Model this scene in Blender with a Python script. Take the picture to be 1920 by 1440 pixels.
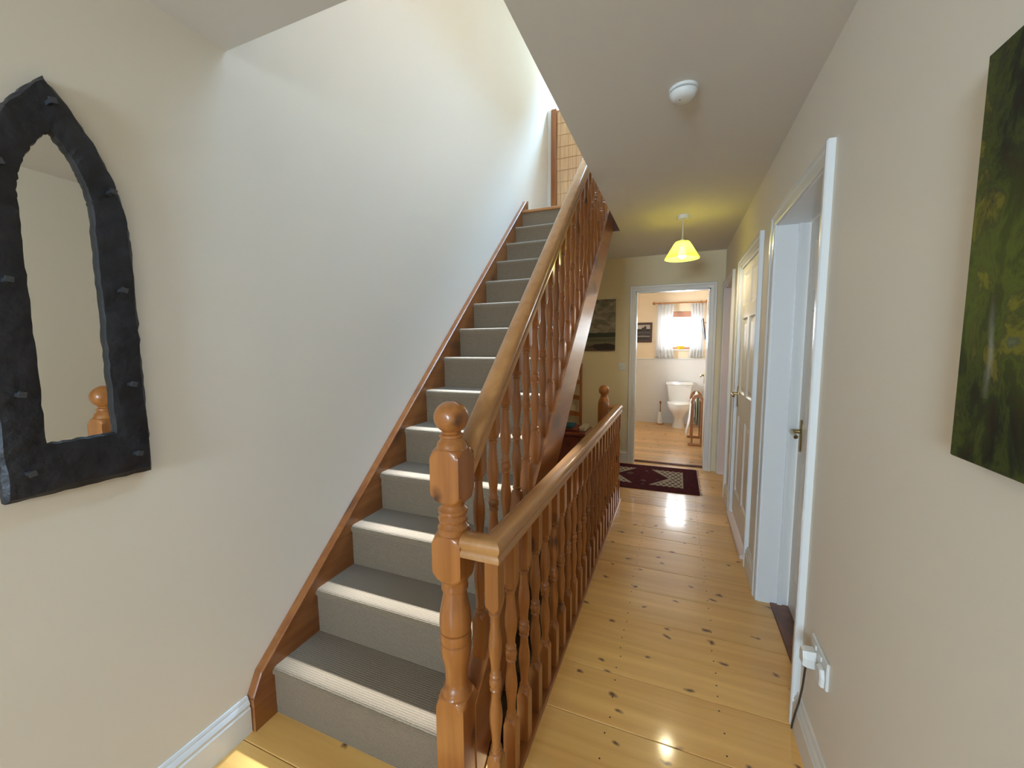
import bpy, bmesh, math, random
from mathutils import Vector, Matrix
random.seed(7)
scene = bpy.context.scene
for o in list(bpy.data.objects): bpy.data.objects.remove(o)
COL = scene.collection
PI = math.pi

# ------------------------------------------------------------------ camera
cd = bpy.data.cameras.new('camera'); cam = bpy.data.objects.new('camera', cd); COL.objects.link(cam)
cd.sensor_fit = 'HORIZONTAL'; cd.sensor_width = 36.0; cd.lens = 758.25 / 1920 * 36.0
cd.clip_start = 0.02; cd.clip_end = 200
rt = Vector((0.92652, 0.37617, -0.00688)); up = Vector((-0.02995, 0.09199, 0.99531)); fw = Vector((-0.37504, 0.92197, -0.09650))
M = Matrix(((rt.x, up.x, -fw.x, 0), (rt.y, up.y, -fw.y, 0), (rt.z, up.z, -fw.z, 1.4052), (0, 0, 0, 1)))
cam.matrix_world = M
scene.camera = cam

# ------------------------------------------------------------------ light and exposure
scene.view_settings.view_transform = 'Standard'; scene.view_settings.look = 'None'
scene.view_settings.gamma = 1.0; scene.view_settings.use_curve_mapping = False
scene.view_settings.exposure = 0.0
w = bpy.data.worlds.new('sky'); scene.world = w; w.use_nodes = True
bg = w.node_tree.nodes['Background']; bg.inputs[0].default_value = (0.80, 0.90, 1.0, 1); bg.inputs[1].default_value = 3.0
def area(name, loc, rot, sx, sy, power, col):
    l = bpy.data.lights.new(name, 'AREA'); l.shape = 'RECTANGLE'; l.size = sx; l.size_y = sy; l.energy = power; l.color = col
    o = bpy.data.objects.new(name, l); COL.objects.link(o); o.location = loc; o.rotation_euler = rot
    return o
area('daylight_rooflight', (-0.89, 5.48, 5.32), (0, 0, 0), 0.86, 0.90, 620, (0.34, 0.63, 1.0))
area('daylight_bathroom_window', (0.07, 7.86, 1.62), (-PI/2, 0, 0), 0.78, 0.74, 42, (0.88, 0.95, 1.0))
area('added_bathroom_side_fill', (-1.62, 6.15, 1.60), (0, -PI/2, 0), 0.85, 0.9, 160, (0.92, 0.97, 1.0))  # added fill so the bathroom brightens without overexposing the curtains
area('added_upper_wall_fill', (0.30, 2.80, 5.32), (0, 0, 0), 0.55, 2.9, 140, (0.32, 0.61, 1.0))  # added fill that evens out the upper left wall
area('added_lobby_back_fill', (-0.80, -3.78, 1.55), (PI/2, 0, 0), 1.15, 1.2, 205, (0.57, 0.78, 1.0))  # added light from behind the camera
sl = bpy.data.lights.new('sun', 'SUN'); sl.energy = 30.0; sl.angle = math.radians(3); sl.color = (0.80, 0.90, 1.0)
sun = bpy.data.objects.new('sun', sl); COL.objects.link(sun)
SUN_EL = math.radians(50.5)
sun.rotation_euler = Vector((0.004, -math.cos(SUN_EL), -math.sin(SUN_EL))).to_track_quat('-Z', 'Y').to_euler()

# ------------------------------------------------------------------ mesh helpers
ORG = {}
def link(o, parent, wo):
    COL.objects.link(o)
    if parent is not None: o.parent = parent; o.location = wo - ORG[parent]
    else: o.location = wo
    ORG[o] = wo
def finish(me, mat, smooth=None):
    me.update()
    if smooth is not None:
        me.polygons.foreach_set('use_smooth', [True] * len(me.polygons))
        me.set_sharp_from_angle(angle=math.radians(smooth))
    me.materials.append(mat)
def obj(name, data, mat, parent=None, smooth=None, origin=None):
    """data = (verts in world space, faces) -> one mesh object"""
    V, F = data
    V = [Vector(v) for v in V]
    if origin is not None: wo = Vector(origin)
    elif parent is not None and len(V) < 1: wo = ORG[parent]
    else:
        xs = [v.x for v in V]; ys = [v.y for v in V]; zs = [v.z for v in V]
        wo = Vector(((min(xs)+max(xs))/2, (min(ys)+max(ys))/2, min(zs)))
    me = bpy.data.meshes.new(name)
    me.from_pydata([v - wo for v in V], [], F)
    bm = bmesh.new(); bm.from_mesh(me); bmesh.ops.recalc_face_normals(bm, faces=bm.faces); bm.to_mesh(me); bm.free()
    finish(me, mat, smooth)
    o = bpy.data.objects.new(name, me); link(o, parent, wo)
    return o
def inst(name, me, parent, loc, rotz=0):
    o = bpy.data.objects.new(name, me); link(o, parent, Vector(loc)); o.rotation_euler = (0, 0, rotz); return o
def local_mesh(name, data, mat, smooth=None):
    me = bpy.data.meshes.new(name); me.from_pydata([Vector(v) for v in data[0]], [], data[1])
    bm = bmesh.new(); bm.from_mesh(me); bmesh.ops.recalc_face_normals(bm, faces=bm.faces); bm.to_mesh(me); bm.free()
    finish(me, mat, smooth); return me
def empty(name, loc, parent=None):
    o = bpy.data.objects.new(name, None); o.empty_display_size = 0.1; link(o, parent, Vector(loc)); return o
def tag(o, label=None, cat=None, group=None, kind=None):
    if label: o['label'] = label
    if cat: o['category'] = cat
    if group: o['group'] = group
    if kind: o['kind'] = kind
    return o
def struct(o): o['kind'] = 'structure'; return o
def cat(*ds):
    V = []; F = []
    for v, f in ds:
        n = len(V); V += list(v); F += [tuple(i + n for i in q) for q in f]
    return V, F
def box(x0, x1, y0, y1, z0, z1, b=0.0):
    x0, x1 = sorted((x0, x1)); y0, y1 = sorted((y0, y1)); z0, z1 = sorted((z0, z1))
    if b <= 0:
        V = [(x, y, z) for z in (z0, z1) for y in (y0, y1) for x in (x0, x1)]
        return V, [(0, 2, 3, 1), (4, 5, 7, 6), (0, 1, 5, 4), (2, 6, 7, 3), (0, 4, 6, 2), (1, 3, 7, 5)]
    b = min(b, (x1-x0)/2.01, (y1-y0)/2.01, (z1-z0)/2.01)
    c = Vector(((x0+x1)/2, (y0+y1)/2, (z0+z1)/2)); h = Vector(((x1-x0)/2, (y1-y0)/2, (z1-z0)/2))
    V = []; idx = {}
    for sx in (-1, 1):
        for sy in (-1, 1):
            for sz in (-1, 1):
                s = (sx, sy, sz)
                for a in range(3):
                    p = [c[i] + s[i]*(h[i] - (0 if i == a else b)) for i in range(3)]
                    idx[(s, a)] = len(V); V.append(tuple(p))
    F = []
    for a in range(3):
        o1, o2 = [i for i in range(3) if i != a]
        for sg in (-1, 1):
            q = []
            for u, v in ((-1, -1), (1, -1), (1, 1), (-1, 1)):
                s = [0, 0, 0]; s[a] = sg; s[o1] = u; s[o2] = v; q.append(idx[(tuple(s), a)])
            F.append(tuple(q))
    for a in range(3):      # edges along axis a
        o1, o2 = [i for i in range(3) if i != a]
        for u in (-1, 1):
            for v in (-1, 1):
                s0 = [0, 0, 0]; s0[a] = -1; s0[o1] = u; s0[o2] = v
                s1 = list(s0); s1[a] = 1
                F.append((idx[(tuple(s0), o1)], idx[(tuple(s1), o1)], idx[(tuple(s1), o2)], idx[(tuple(s0), o2)]))
    for sx in (-1, 1):
        for sy in (-1, 1):
            for sz in (-1, 1):
                s = (sx, sy, sz); F.append((idx[(s, 0)], idx[(s, 1)], idx[(s, 2)]))
    return V, F
def prism(pts, axis, a0, a1):
    """polygon pts in the two remaining axes (in order), extruded along axis"""
    def mk(p, a):
        if axis == 'x': return (a, p[0], p[1])
        if axis == 'y': return (p[0], a, p[1])
        return (p[0], p[1], a)
    n = len(pts)
    V = [mk(p, a0) for p in pts] + [mk(p, a1) for p in pts]
    F = [tuple(range(n)), tuple(range(2*n-1, n-1, -1))] + [(i, (i+1) % n, n+(i+1) % n, n+i) for i in range(n)]
    return V, F
def loft(rings, cap=True, closed=True):
    n = len(rings[0]); V = [p for r in rings for p in r]; F = []
    for k in range(len(rings)-1):
        for i in range(n if closed else n-1):
            j = (i+1) % n
            F.append((k*n+i, k*n+j, (k+1)*n+j, (k+1)*n+i))
    if cap and closed: F.append(tuple(range(n-1, -1, -1))); F.append(tuple((len(rings)-1)*n+i for i in range(n)))
    return V, F
def lathe(c, prof, n=24, axis='z'):
    rings = []
    for z, r in prof:
        ring = []
        for i in range(n):
            a = 2*PI*i/n; u, v = r*math.cos(a), r*math.sin(a)
            if axis == 'z': ring.append((c[0]+u, c[1]+v, c[2]+z))
            elif axis == 'y': ring.append((c[0]+u, c[1]+z, c[2]+v))
            else: ring.append((c[0]+z, c[1]+u, c[2]+v))
        rings.append(ring)
    return loft(rings)
def squircle(r, sq, n):
    """ring of n points: sq=1 a square of half-width r, sq=0 a circle of radius r"""
    out = []
    for i in range(n):
        a = 2*PI*(i)/n + PI/4
        c, s = math.cos(a), math.sin(a)
        k = 1/max(abs(c), abs(s))
        m = r*(sq*k + (1-sq)*1.0)
        out.append((m*c, m*s))
    return out
def turned(c, prof, S, n=16):
    """square post of half-width S cut by a turned profile (z, r): radius at each angle = min(square, r)"""
    rings = []
    for z, r in prof:
        ring = []
        for i in range(n):
            a = 2*PI*i/n + PI/4; m = min(r, S/max(abs(math.cos(a)), abs(math.sin(a))))
            ring.append((c[0]+m*math.cos(a), c[1]+m*math.sin(a), c[2]+z))
        rings.append(ring)
    return loft(rings)
def tube(path, r, n=8):
    P = [Vector(p) for p in path]; rings = []
    for i, p in enumerate(P):
        d = (P[min(i+1, len(P)-1)] - P[max(i-1, 0)]).normalized()
        a = d.cross(Vector((0, 0, 1)))
        if a.length < 1e-3: a = Vector((1, 0, 0))
        a.normalize(); b = d.cross(a)
        rr = r[i] if isinstance(r, (list, tuple)) else r
        rings.append([tuple(p + a*rr*math.cos(2*PI*k/n) + b*rr*math.sin(2*PI*k/n)) for k in range(n)])
    return loft(rings)
def sweep(prof, p0, p1, ndir, updir=(0, 0, 1)):
    """prof (u along ndir, v along updir) swept from p0 to p1"""
    nd = Vector(ndir); ud = Vector(updir); R = []
    for p in (Vector(p0), Vector(p1)): R.append([tuple(p + nd*u + ud*v) for u, v in prof])
    return loft(R)
def casing(o, s, nrm, w, h, prof):
    """mitred door casing round an opening w x h; o = floor corner of the opening, s = direction along wall, nrm = out of wall. prof (u outward, v proud)"""
    o = Vector(o); s = Vector(s); nd = Vector(nrm); z = Vector((0, 0, 1)); R = []
    for (a, b, du, dv) in ((0, 0, -1, 0), (0, h, -1, 1), (w, h, 1, 1), (w, 0, 1, 0)):
        R.append([tuple(o + s*(a+du*u) + z*(b+dv*u) + nd*v) for u, v in prof])
    return loft(R)
def rot_about(data, piv, ang):
    c, s = math.cos(ang), math.sin(ang)
    return [(piv[0]+(x-piv[0])*c-(y-piv[1])*s, piv[1]+(x-piv[0])*s+(y-piv[1])*c, z) for x, y, z in data[0]], data[1]

# ------------------------------------------------------------------ materials
def nmat(name):
    m = bpy.data.materials.new(name); m.use_nodes = True
    nt = m.node_tree; return m, nt, nt.nodes['Principled BSDF'], nt.nodes, nt.links
def L4(c): return (c[0], c[1], c[2], 1)
def plain(name, col, rough=0.5, metal=0.0, spec=0.5, coat=0.0, bump=0.0, bscale=60, var=0.0):
    m, nt, b, N, K = nmat(name)
    b.inputs['Base Color'].default_value = L4(col); b.inputs['Roughness'].default_value = rough
    b.inputs['Metallic'].default_value = metal; b.inputs['Specular IOR Level'].default_value = spec
    b.inputs['Coat Weight'].default_value = coat; b.inputs['Coat Roughness'].default_value = 0.12
    tc = N.new('ShaderNodeTexCoord'); n = N.new('ShaderNodeTexNoise'); n.inputs['Scale'].default_value = bscale; n.inputs['Detail'].default_value = 4
    K.new(tc.outputs['Object'], n.inputs['Vector'])
    if bump:
        bp = N.new('ShaderNodeBump'); bp.inputs['Strength'].default_value = bump; bp.inputs['Distance'].default_value = 0.01
        K.new(n.outputs['Fac'], bp.inputs['Height']); K.new(bp.outputs['Normal'], b.inputs['Normal'])
    if var:
        r = N.new('ShaderNodeValToRGB'); r.color_ramp.elements[0].color = L4([x*(1-var) for x in col]); r.color_ramp.elements[1].color = L4([min(1, x*(1+var)) for x in col])
        r.color_ramp.elements[0].position = 0.3; r.color_ramp.elements[1].position = 0.7
        K.new(n.outputs['Fac'], r.inputs['Fac']); K.new(r.outputs['Color'], b.inputs['Base Color'])
    return m
def pine(name, light, dark, axis, rough=0.28, coat=0.35, knot=0.5, kscale=5.0, kcol=(0.10, 0.035, 0.012), flat=False, grain=1.0, bump=0.03, krad=0.085):
    """varnished knotty pine, grain along axis"""
    m, nt, b, N, K = nmat(name)
    tc = N.new('ShaderNodeTexCoord'); oi = N.new('ShaderNodeObjectInfo')
    mul = N.new('ShaderNodeMath'); mul.operation = 'MULTIPLY'; mul.inputs[1].default_value = 37.0; K.new(oi.outputs['Random'], mul.inputs[0])
    add = N.new('ShaderNodeVectorMath'); add.operation = 'ADD'; K.new(tc.outputs['Object'], add.inputs[0])
    cx = N.new('ShaderNodeCombineXYZ')
    for i in range(3): K.new(mul.outputs[0], cx.inputs[i])
    K.new(cx.outputs[0], add.inputs[1])
    ai = 'xyz'.index(axis)
    def mapped(along, across):
        mp = N.new('ShaderNodeMapping'); s = [across]*3; s[ai] = along; mp.inputs['Scale'].default_value = s; K.new(add.outputs[0], mp.inputs['Vector']); return mp
    g = N.new('ShaderNodeTexNoise'); g.inputs['Scale'].default_value = 1.0; g.inputs['Detail'].default_value = 5; g.inputs['Distortion'].default_value = 0.6
    K.new(mapped(1.3*grain, 26*grain).outputs[0], g.inputs['Vector'])
    g2 = N.new('ShaderNodeTexNoise'); g2.inputs['Scale'].default_value = 1.0; g2.inputs['Detail'].default_value = 3
    K.new(mapped(0.8, 3.5).outputs[0], g2.inputs['Vector'])
    gm = N.new('ShaderNodeMath'); gm.operation = 'MULTIPLY_ADD'; gm.inputs[1].default_value = 0.55; K.new(g.outputs['Fac'], gm.inputs[0])
    g2s = N.new('ShaderNodeMath'); g2s.operation = 'MULTIPLY'; g2s.inputs[1].default_value = 0.45; K.new(g2.outputs['Fac'], g2s.inputs[0]); K.new(g2s.outputs[0], gm.inputs[2])
    r = N.new('ShaderNodeValToRGB'); e = r.color_ramp.elements
    e[0].position = 0.36; e[0].color = L4(dark); e[1].position = 0.62; e[1].color = L4(light); K.new(gm.outputs[0], r.inputs['Fac'])
    # knots
    kv = N.new('ShaderNodeTexVoronoi'); kv.inputs['Scale'].default_value = kscale
    if flat: kv.voronoi_dimensions = '2D'
    kd = N.new('ShaderNodeTexNoise'); kd.inputs['Scale'].default_value = 14; K.new(add.outputs[0], kd.inputs['Vector'])
    kmx = N.new('ShaderNodeVectorMath'); kmx.operation = 'MULTIPLY_ADD'; kmx.inputs[1].default_value = (0.05, 0.05, 0.05); K.new(kd.outputs['Color'], kmx.inputs[0])
    K.new(mapped(0.62, 1.0).outputs[0], kmx.inputs[2]); K.new(kmx.outputs[0], kv.inputs['Vector'])
    kr = N.new('ShaderNodeValToRGB'); kr.color_ramp.elements[0].position = krad*0.45; kr.color_ramp.elements[0].color = (1, 1, 1, 1)
    kr.color_ramp.elements[1].position = krad*1.9; kr.color_ramp.elements[1].color = (0, 0, 0, 1); K.new(kv.outputs['Distance'], kr.inputs['Fac'])
    sel = N.new('ShaderNodeSeparateColor'); K.new(kv.outputs['Color'], sel.inputs[0])
    gt = N.new('ShaderNodeMath'); gt.operation = 'LESS_THAN'; gt.inputs[1].default_value = knot; K.new(sel.outputs[0], gt.inputs[0])
    km = N.new('ShaderNodeMath'); km.operation = 'MULTIPLY'; K.new(kr.outputs['Color'], km.inputs[0]); K.new(gt.outputs[0], km.inputs[1])
    mx = N.new('ShaderNodeMix'); mx.data_type = 'RGBA'; K.new(km.outputs[0], mx.inputs['Factor']); K.new(r.outputs['Color'], mx.inputs[6]); mx.inputs[7].default_value = L4(kcol)
    out = mx.outputs[2]
    # plank-to-plank tint
    hv = N.new('ShaderNodeHueSaturation'); K.new(out, hv.inputs['Color'])
    mr = N.new('ShaderNodeMapRange'); mr.inputs[3].default_value = 0.84; mr.inputs[4].default_value = 1.12; K.new(oi.outputs['Random'], mr.inputs[0]); K.new(mr.outputs[0], hv.inputs['Value'])
    K.new(hv.outputs[0], b.inputs['Base Color'])
    b.inputs['Roughness'].default_value = rough; b.inputs['Coat Weight'].default_value = coat; b.inputs['Coat Roughness'].default_value = 0.10
    bp = N.new('ShaderNodeBump'); bp.inputs['Strength'].default_value = bump; bp.inputs['Distance'].default_value = 0.01; K.new(gm.outputs[0], bp.inputs['Height'])
    K.new(bp.outputs['Normal'], b.inputs['Normal'])
    return m
def carpet(name, col):
    m, nt, b, N, K = nmat(name)
    tc = N.new('ShaderNodeTexCoord'); n = N.new('ShaderNodeTexNoise'); n.inputs['Scale'].default_value = 260; n.inputs['Detail'].default_value = 2; K.new(tc.outputs['Object'], n.inputs['Vector'])
    sp = N.new('ShaderNodeSeparateXYZ'); K.new(tc.outputs['Object'], sp.inputs[0])
    ad = N.new('ShaderNodeMath'); ad.operation = 'ADD'; K.new(sp.outputs[1], ad.inputs[0]); K.new(sp.outputs[2], ad.inputs[1])
    mu = N.new('ShaderNodeMath'); mu.operation = 'MULTIPLY'; mu.inputs[1].default_value = 2*PI/0.0085; K.new(ad.outputs[0], mu.inputs[0])
    si = N.new('ShaderNodeMath'); si.operation = 'SINE'; K.new(mu.outputs[0], si.inputs[0])
    ma = N.new('ShaderNodeMath'); ma.operation = 'MULTIPLY_ADD'; ma.inputs[1].default_value = 0.16; K.new(si.outputs[0], ma.inputs[0]); K.new(n.outputs['Fac'], ma.inputs[2])
    r = N.new('ShaderNodeValToRGB'); r.color_ramp.elements[0].position = 0.25; r.color_ramp.elements[0].color = L4([c*0.72 for c in col]); r.color_ramp.elements[1].position = 0.75; r.color_ramp.elements[1].color = L4([c*1.12 for c in col])
    K.new(ma.outputs[0], r.inputs['Fac']); K.new(r.outputs['Color'], b.inputs['Base Color'])
    b.inputs['Roughness'].default_value = 0.95; b.inputs['Specular IOR Level'].default_value = 0.1; b.inputs['Sheen Weight'].default_value = 0.25
    bp = N.new('ShaderNodeBump'); bp.inputs['Strength'].default_value = 0.5; bp.inputs['Distance'].default_value = 0.004; K.new(ma.outputs[0], bp.inputs['Height']); K.new(bp.outputs['Normal'], b.inputs['Normal'])
    return m

WALL = plain('wall_paint_cream', (0.83, 0.745, 0.62), 0.62, spec=0.35, bump=0.05, bscale=9)
CEIL = plain('ceiling_paint', (0.74, 0.70, 0.64), 0.8, spec=0.2, bump=0.04, bscale=20)
ENDW = plain('wall_paint_end', (0.80, 0.68, 0.46), 0.7, spec=0.3)
GLOSSW = plain('white_gloss_paint', (0.80, 0.80, 0.78), 0.30, coat=0.3, bump=0.02, bscale=30)
DOORW = plain('white_door_paint', (0.77, 0.72, 0.64), 0.42, coat=0.06)
PINKW = plain('pinkish_door_paint', (0.72, 0.58, 0.52), 0.5)
PINE_Z = pine('pine_vertical', (0.44, 0.162, 0.038), (0.28, 0.088, 0.018), 'z', coat=0.25, knot=0.6, kscale=7.5, krad=0.115, kcol=(0.08, 0.025, 0.010))
PINE_Y = pine('pine_rail', (0.58, 0.28, 0.095), (0.44, 0.18, 0.050), 'y', knot=0.25, kscale=5, krad=0.06)
PINE_X = pine('pine_across', (0.50, 0.215, 0.065), (0.36, 0.13, 0.032), 'x', knot=0.2, kscale=5, krad=0.06)
PINE_STR = pine('pine_string', (0.33, 0.122, 0.031), (0.215, 0.064, 0.014), 'y', knot=0.6, kscale=4.5, krad=0.15, rough=0.33)
FLOOR = pine('pine_floor', (0.86, 0.515, 0.155), (0.70, 0.365, 0.095), 'x', rough=0.36, coat=0.5, knot=0.62, kscale=8.0, krad=0.052, kcol=(0.15, 0.055, 0.018), grain=0.8, bump=0.05, flat=True)
BFLOOR = pine('pine_floor_bathroom', (0.70, 0.42, 0.16), (0.54, 0.28, 0.085), 'x', rough=0.30, coat=0.4, knot=0.6, kscale=7.0, krad=0.07, grain=0.8, flat=True)
DARKWOOD = plain('dark_threshold_wood', (0.16, 0.055, 0.025), 0.35, coat=0.3, var=0.25, bscale=18)
REDWOOD = plain('red_brown_wood', (0.17, 0.035, 0.018), 0.35, coat=0.4, var=0.25, bscale=14)
CHAIRWOOD = pine('chair_wood', (0.42, 0.16, 0.04), (0.28, 0.09, 0.02), 'z', knot=0.1)
CARPET = carpet('greige_ribbed_carpet', (0.225, 0.165, 0.105))
SLATE = plain('black_slate', (0.014, 0.014, 0.018), 0.5, spec=0.45, bump=0.9, bscale=22, var=0.5)
IRON = plain('nail_iron', (0.10, 0.105, 0.12), 0.3, metal=0.7)
MIRROR = plain('mirror_glass', (0.86, 0.86, 0.80), 0.01, metal=1.0)
BRASS = plain('antique_brass', (0.36, 0.26, 0.12), 0.28, metal=1.0)
CHROME = plain('polished_metal', (0.75, 0.72, 0.66), 0.15, metal=1.0)
PLASTIC = plain('white_plastic', (0.78, 0.77, 0.73), 0.4)
GREYPL = plain('grey_plastic', (0.14, 0.13, 0.12), 0.5)
CERAMIC = plain('white_ceramic', (0.82, 0.81, 0.78), 0.12, coat=0.6)
PEACH = plain('bathroom_peach_paint', (0.90, 0.74, 0.54), 0.7)
PANEL = plain('bathroom_white_panelling', (0.72, 0.71, 0.70), 0.5)
TOWELW = plain('white_towelling', (0.80, 0.80, 0.78), 0.95, bump=0.5, bscale=150)
TOWELG = plain('pale_green_towelling', (0.50, 0.58, 0.42), 0.95, bump=0.5, bscale=150)
BLACK = plain('black_frame', (0.025, 0.022, 0.022), 0.4)
SUB = plain('subfloor_dark', (0.05, 0.03, 0.018), 0.9)
TEAL = plain('teal_cloth', (0.025, 0.11, 0.13), 0.9, bump=0.3, bscale=90)
CREAMC = plain('cream_cloth', (0.55, 0.46, 0.34), 0.9, bump=0.3, bscale=90)
RUST = plain('rust_patterned_cloth', (0.20, 0.045, 0.03), 0.9, var=0.5, bscale=25)
YELLOW = plain('yellow_plastic', (0.80, 0.55, 0.03), 0.4)
BLINDC = plain('pink_brown_blind', (0.52, 0.27, 0.18), 0.8)
CABLE = plain('dark_flex', (0.045, 0.03, 0.025), 0.5)

def glass_mat(name):
    m = bpy.data.materials.new(name); m.use_nodes = True; nt = m.node_tree; N = nt.nodes; K = nt.links
    N.remove(N['Principled BSDF']); out = N['Material Output']
    t = N.new('ShaderNodeBsdfTransparent'); g = N.new('ShaderNodeBsdfGlossy'); g.inputs['Roughness'].default_value = 0.02
    fr = N.new('ShaderNodeFresnel'); fr.inputs[0].default_value = 1.45; mx = N.new('ShaderNodeMixShader')
    K.new(fr.outputs[0], mx.inputs[0]); K.new(t.outputs[0], mx.inputs[1]); K.new(g.outputs[0], mx.inputs[2]); K.new(mx.outputs[0], out.inputs[0]); return m
GLASS = glass_mat('window_glass')
def translucent(name, col, trans, tcol=None, alpha=0.0, rough=0.6):
    m = bpy.data.materials.new(name); m.use_nodes = True; nt = m.node_tree; N = nt.nodes; K = nt.links
    b = N['Principled BSDF']; b.inputs['Base Color'].default_value = L4(col); b.inputs['Roughness'].default_value = rough; out = N['Material Output']
    t = N.new('ShaderNodeBsdfTranslucent'); t.inputs[0].default_value = L4(tcol or col)
    mx = N.new('ShaderNodeMixShader'); mx.inputs[0].default_value = trans; K.new(b.outputs[0], mx.inputs[1]); K.new(t.outputs[0], mx.inputs[2])
    last = mx
    if alpha:
        tr = N.new('ShaderNodeBsdfTransparent'); m2 = N.new('ShaderNodeMixShader'); m2.inputs[0].default_value = alpha
        tr.inputs[0].default_value = L4(tcol or (1, 1, 1)); K.new(mx.outputs[0], m2.inputs[1]); K.new(tr.outputs[0], m2.inputs[2]); last = m2
    K.new(last.outputs[0], out.inputs[0]); return m
CURTAIN = translucent('white_sheer_curtain', (0.86, 0.87, 0.87), 0.40, alpha=0.06)
SHADE = translucent('lime_glass_shade', (0.55, 0.75, 0.12), 0.70, (0.90, 0.88, 0.20), alpha=0.22, rough=0.15)

# ------------------------------------------------------------------ room dimensions
XL, XR = -1.419, 0.452          # corridor side walls
HC, FU = 2.382, 2.656           # ceiling, upper floor level
YE = 4.866                      # end wall
YB = -3.6                       # back wall of the lobby
R_, G_, Y0 = 0.1897, 0.2119, 0.972
WX0, WX1, WY0, WY1 = XL, -0.487, 0.983, 3.715   # stair well in the ceiling
PX0, PX1, PY0, PY1 = XL, -0.495, 1.15, 3.62     # stair well in the floor
def off(o, y): return o + R_/G_*y

# ---- floor: sub-floor + planks running across the corridor
floor = empty('floor', (-0.4, 1.5, 0)); struct(floor)
obj('subfloor', cat(box(XL, XR+0.17, YB, PY0, -0.12, -0.022), box(PX1, XR+0.17, PY0, PY1, -0.12, -0.022), box(XL, XR+0.17, PY1, YE+0.10, -0.12, -0.022)), SUB, floor)
seams = [YB, -3.34, -3.08, -2.83, -2.57, -2.31, -2.06, -1.82, -1.57, -1.33, -1.08, -0.86, -0.62, -0.38, -0.15, 0.09, 0.34, 0.60, 0.86, 1.135, 1.399, 1.65, 1.845, 2.04, 2.306, 2.56, 2.824, 3.0, 3.167, 3.40, 3.62, 3.83, 4.06, 4.30, 4.55, 4.78, 4.95]
def plank(x0, x1, y0, y1):
    pr = [(y0+.0008, -.02), (y1-.0008, -.02), (y1-.0008, -.0022), (y1-.003, 0), (y0+.003, 0), (y0+.0008, -.0022)]
    return prism(pr, 'x', x0, x1)
for a, b in zip(seams, seams[1:]):
    x0 = PX1 if (a >= PY0-0.05 and b <= PY1+0.01) else XL
    x1 = XR+0.055 if not (b < 1.6) else XR
    obj('plank', plank(x0, x1, a, b), FLOOR, floor)
# nail heads in rows over the joists
nh = []
for xn in (-0.198, 0.196, -0.60, -1.0):
    for a, b in zip(seams, seams[1:]):
        if b < 0.5 or (xn < -0.45 and 1.1 < b < 3.7): continue
        for yy in (a+0.035, (a+b)/2+random.uniform(-.01, .01), b-0.035):
            cx, cy, rr = xn+random.uniform(-.006, .006), yy, 0.0032
            nh.append(loft([[(cx+rr*math.cos(2*PI*k/6), cy+rr*math.sin(2*PI*k/6), z) for k in range(6)] for z in (-.004, .0006)]))
nlo = obj('nail_heads', cat(*nh), SUB, floor); nlo['kind'] = 'stuff'

# ---- bathroom floor
BX0, BX1, BY1, BZ = -1.42, 0.47, 7.57, 0.012
bfl = empty('floor', (-0.4, 6.2, 0)); struct(bfl)
obj('subfloor', box(BX0, BX1, YE+0.10, BY1, -0.12, BZ-0.021), SUB, bfl)
yy = YE+0.103; k = 0
while yy < BY1-0.02:
    y2 = min(BY1, yy+[0.135, 0.15, 0.14][k % 3]); pr = plank(BX0, BX1, yy, y2)
    obj('plank', ([(x, y, z+BZ) for x, y, z in pr[0]], pr[1]), BFLOOR, bfl); yy = y2; k += 1

# ---- walls
D1a, D1b = 1.715, 2.445        # door 1 opening along Y
D2a, D2b = 2.86, 3.66          # door 2
D3a, D3b = 4.10, 4.80          # door 3
DH = 1.995                     # opening height
T = 0.15                       # right wall thickness
TH1 = 0.17
def seg(y0, y1, z0=-0.1, z1=HC+0.02): return box(XR, XR+T, y0, y1, z0, z1)
struct(obj('wall_right', cat(seg(YB-.1, D1a), seg(D1b, D2a), seg(D2b, D3a), seg(D3b, YE+.1), seg(D1a, D1b, DH), seg(D2a, D2b, DH), seg(D3a, D3b, DH)), WALL))
struct(obj('wall_left', box(XL-.12, XL, YB-.1, 6.2, -2.7, 5.3), WALL))
BDa, BDb = -0.447, 0.318       # bathroom door opening in X
struct(obj('wall_end', cat(box(XL, BDa, YE, YE+.10, -.1, HC), box(BDb, XR+.02, YE, YE+.10, -.1, HC), box(BDa, BDb, YE, YE+.10, DH, HC)), ENDW))
LB = (-1.36, -0.24, 0.95, 2.15)
struct(obj('wall_back', cat(box(XL, LB[0], YB-.1, YB, -.1, HC), box(LB[1], XR, YB-.1, YB, -.1, HC), box(LB[0], LB[1], YB-.1, YB, -.1, LB[2]), box(LB[0], LB[1], YB-.1, YB, LB[3], HC)), WALL))
win4 = empty('added_window_2', ((LB[0]+LB[1])/2, YB-.06, LB[2])); struct(win4)  # out-of-view window, added to supply light from behind the camera
ba, bb_ = YB-.09, YB-.04
obj('window_frame', cat(box(LB[0], LB[0]+.05, ba, bb_, LB[2], LB[3]), box(LB[1]-.05, LB[1], ba, bb_, LB[2], LB[3]), box(LB[0]+.05, LB[1]-.05, ba, bb_, LB[2], LB[2]+.05), box(LB[0]+.05, LB[1]-.05, ba, bb_, LB[3]-.05, LB[3])), GLOSSW, win4)
obj('window_sill', box(LB[0]-.04, LB[1]+.04, YB-.04, YB+.08, LB[2]-.03, LB[2]-.001, .006), GLOSSW, win4)
obj('pane', box(LB[0]+.05, LB[1]-.05, YB-.068, YB-.064, LB[2]+.05, LB[3]-.05), GLASS, win4)
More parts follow.
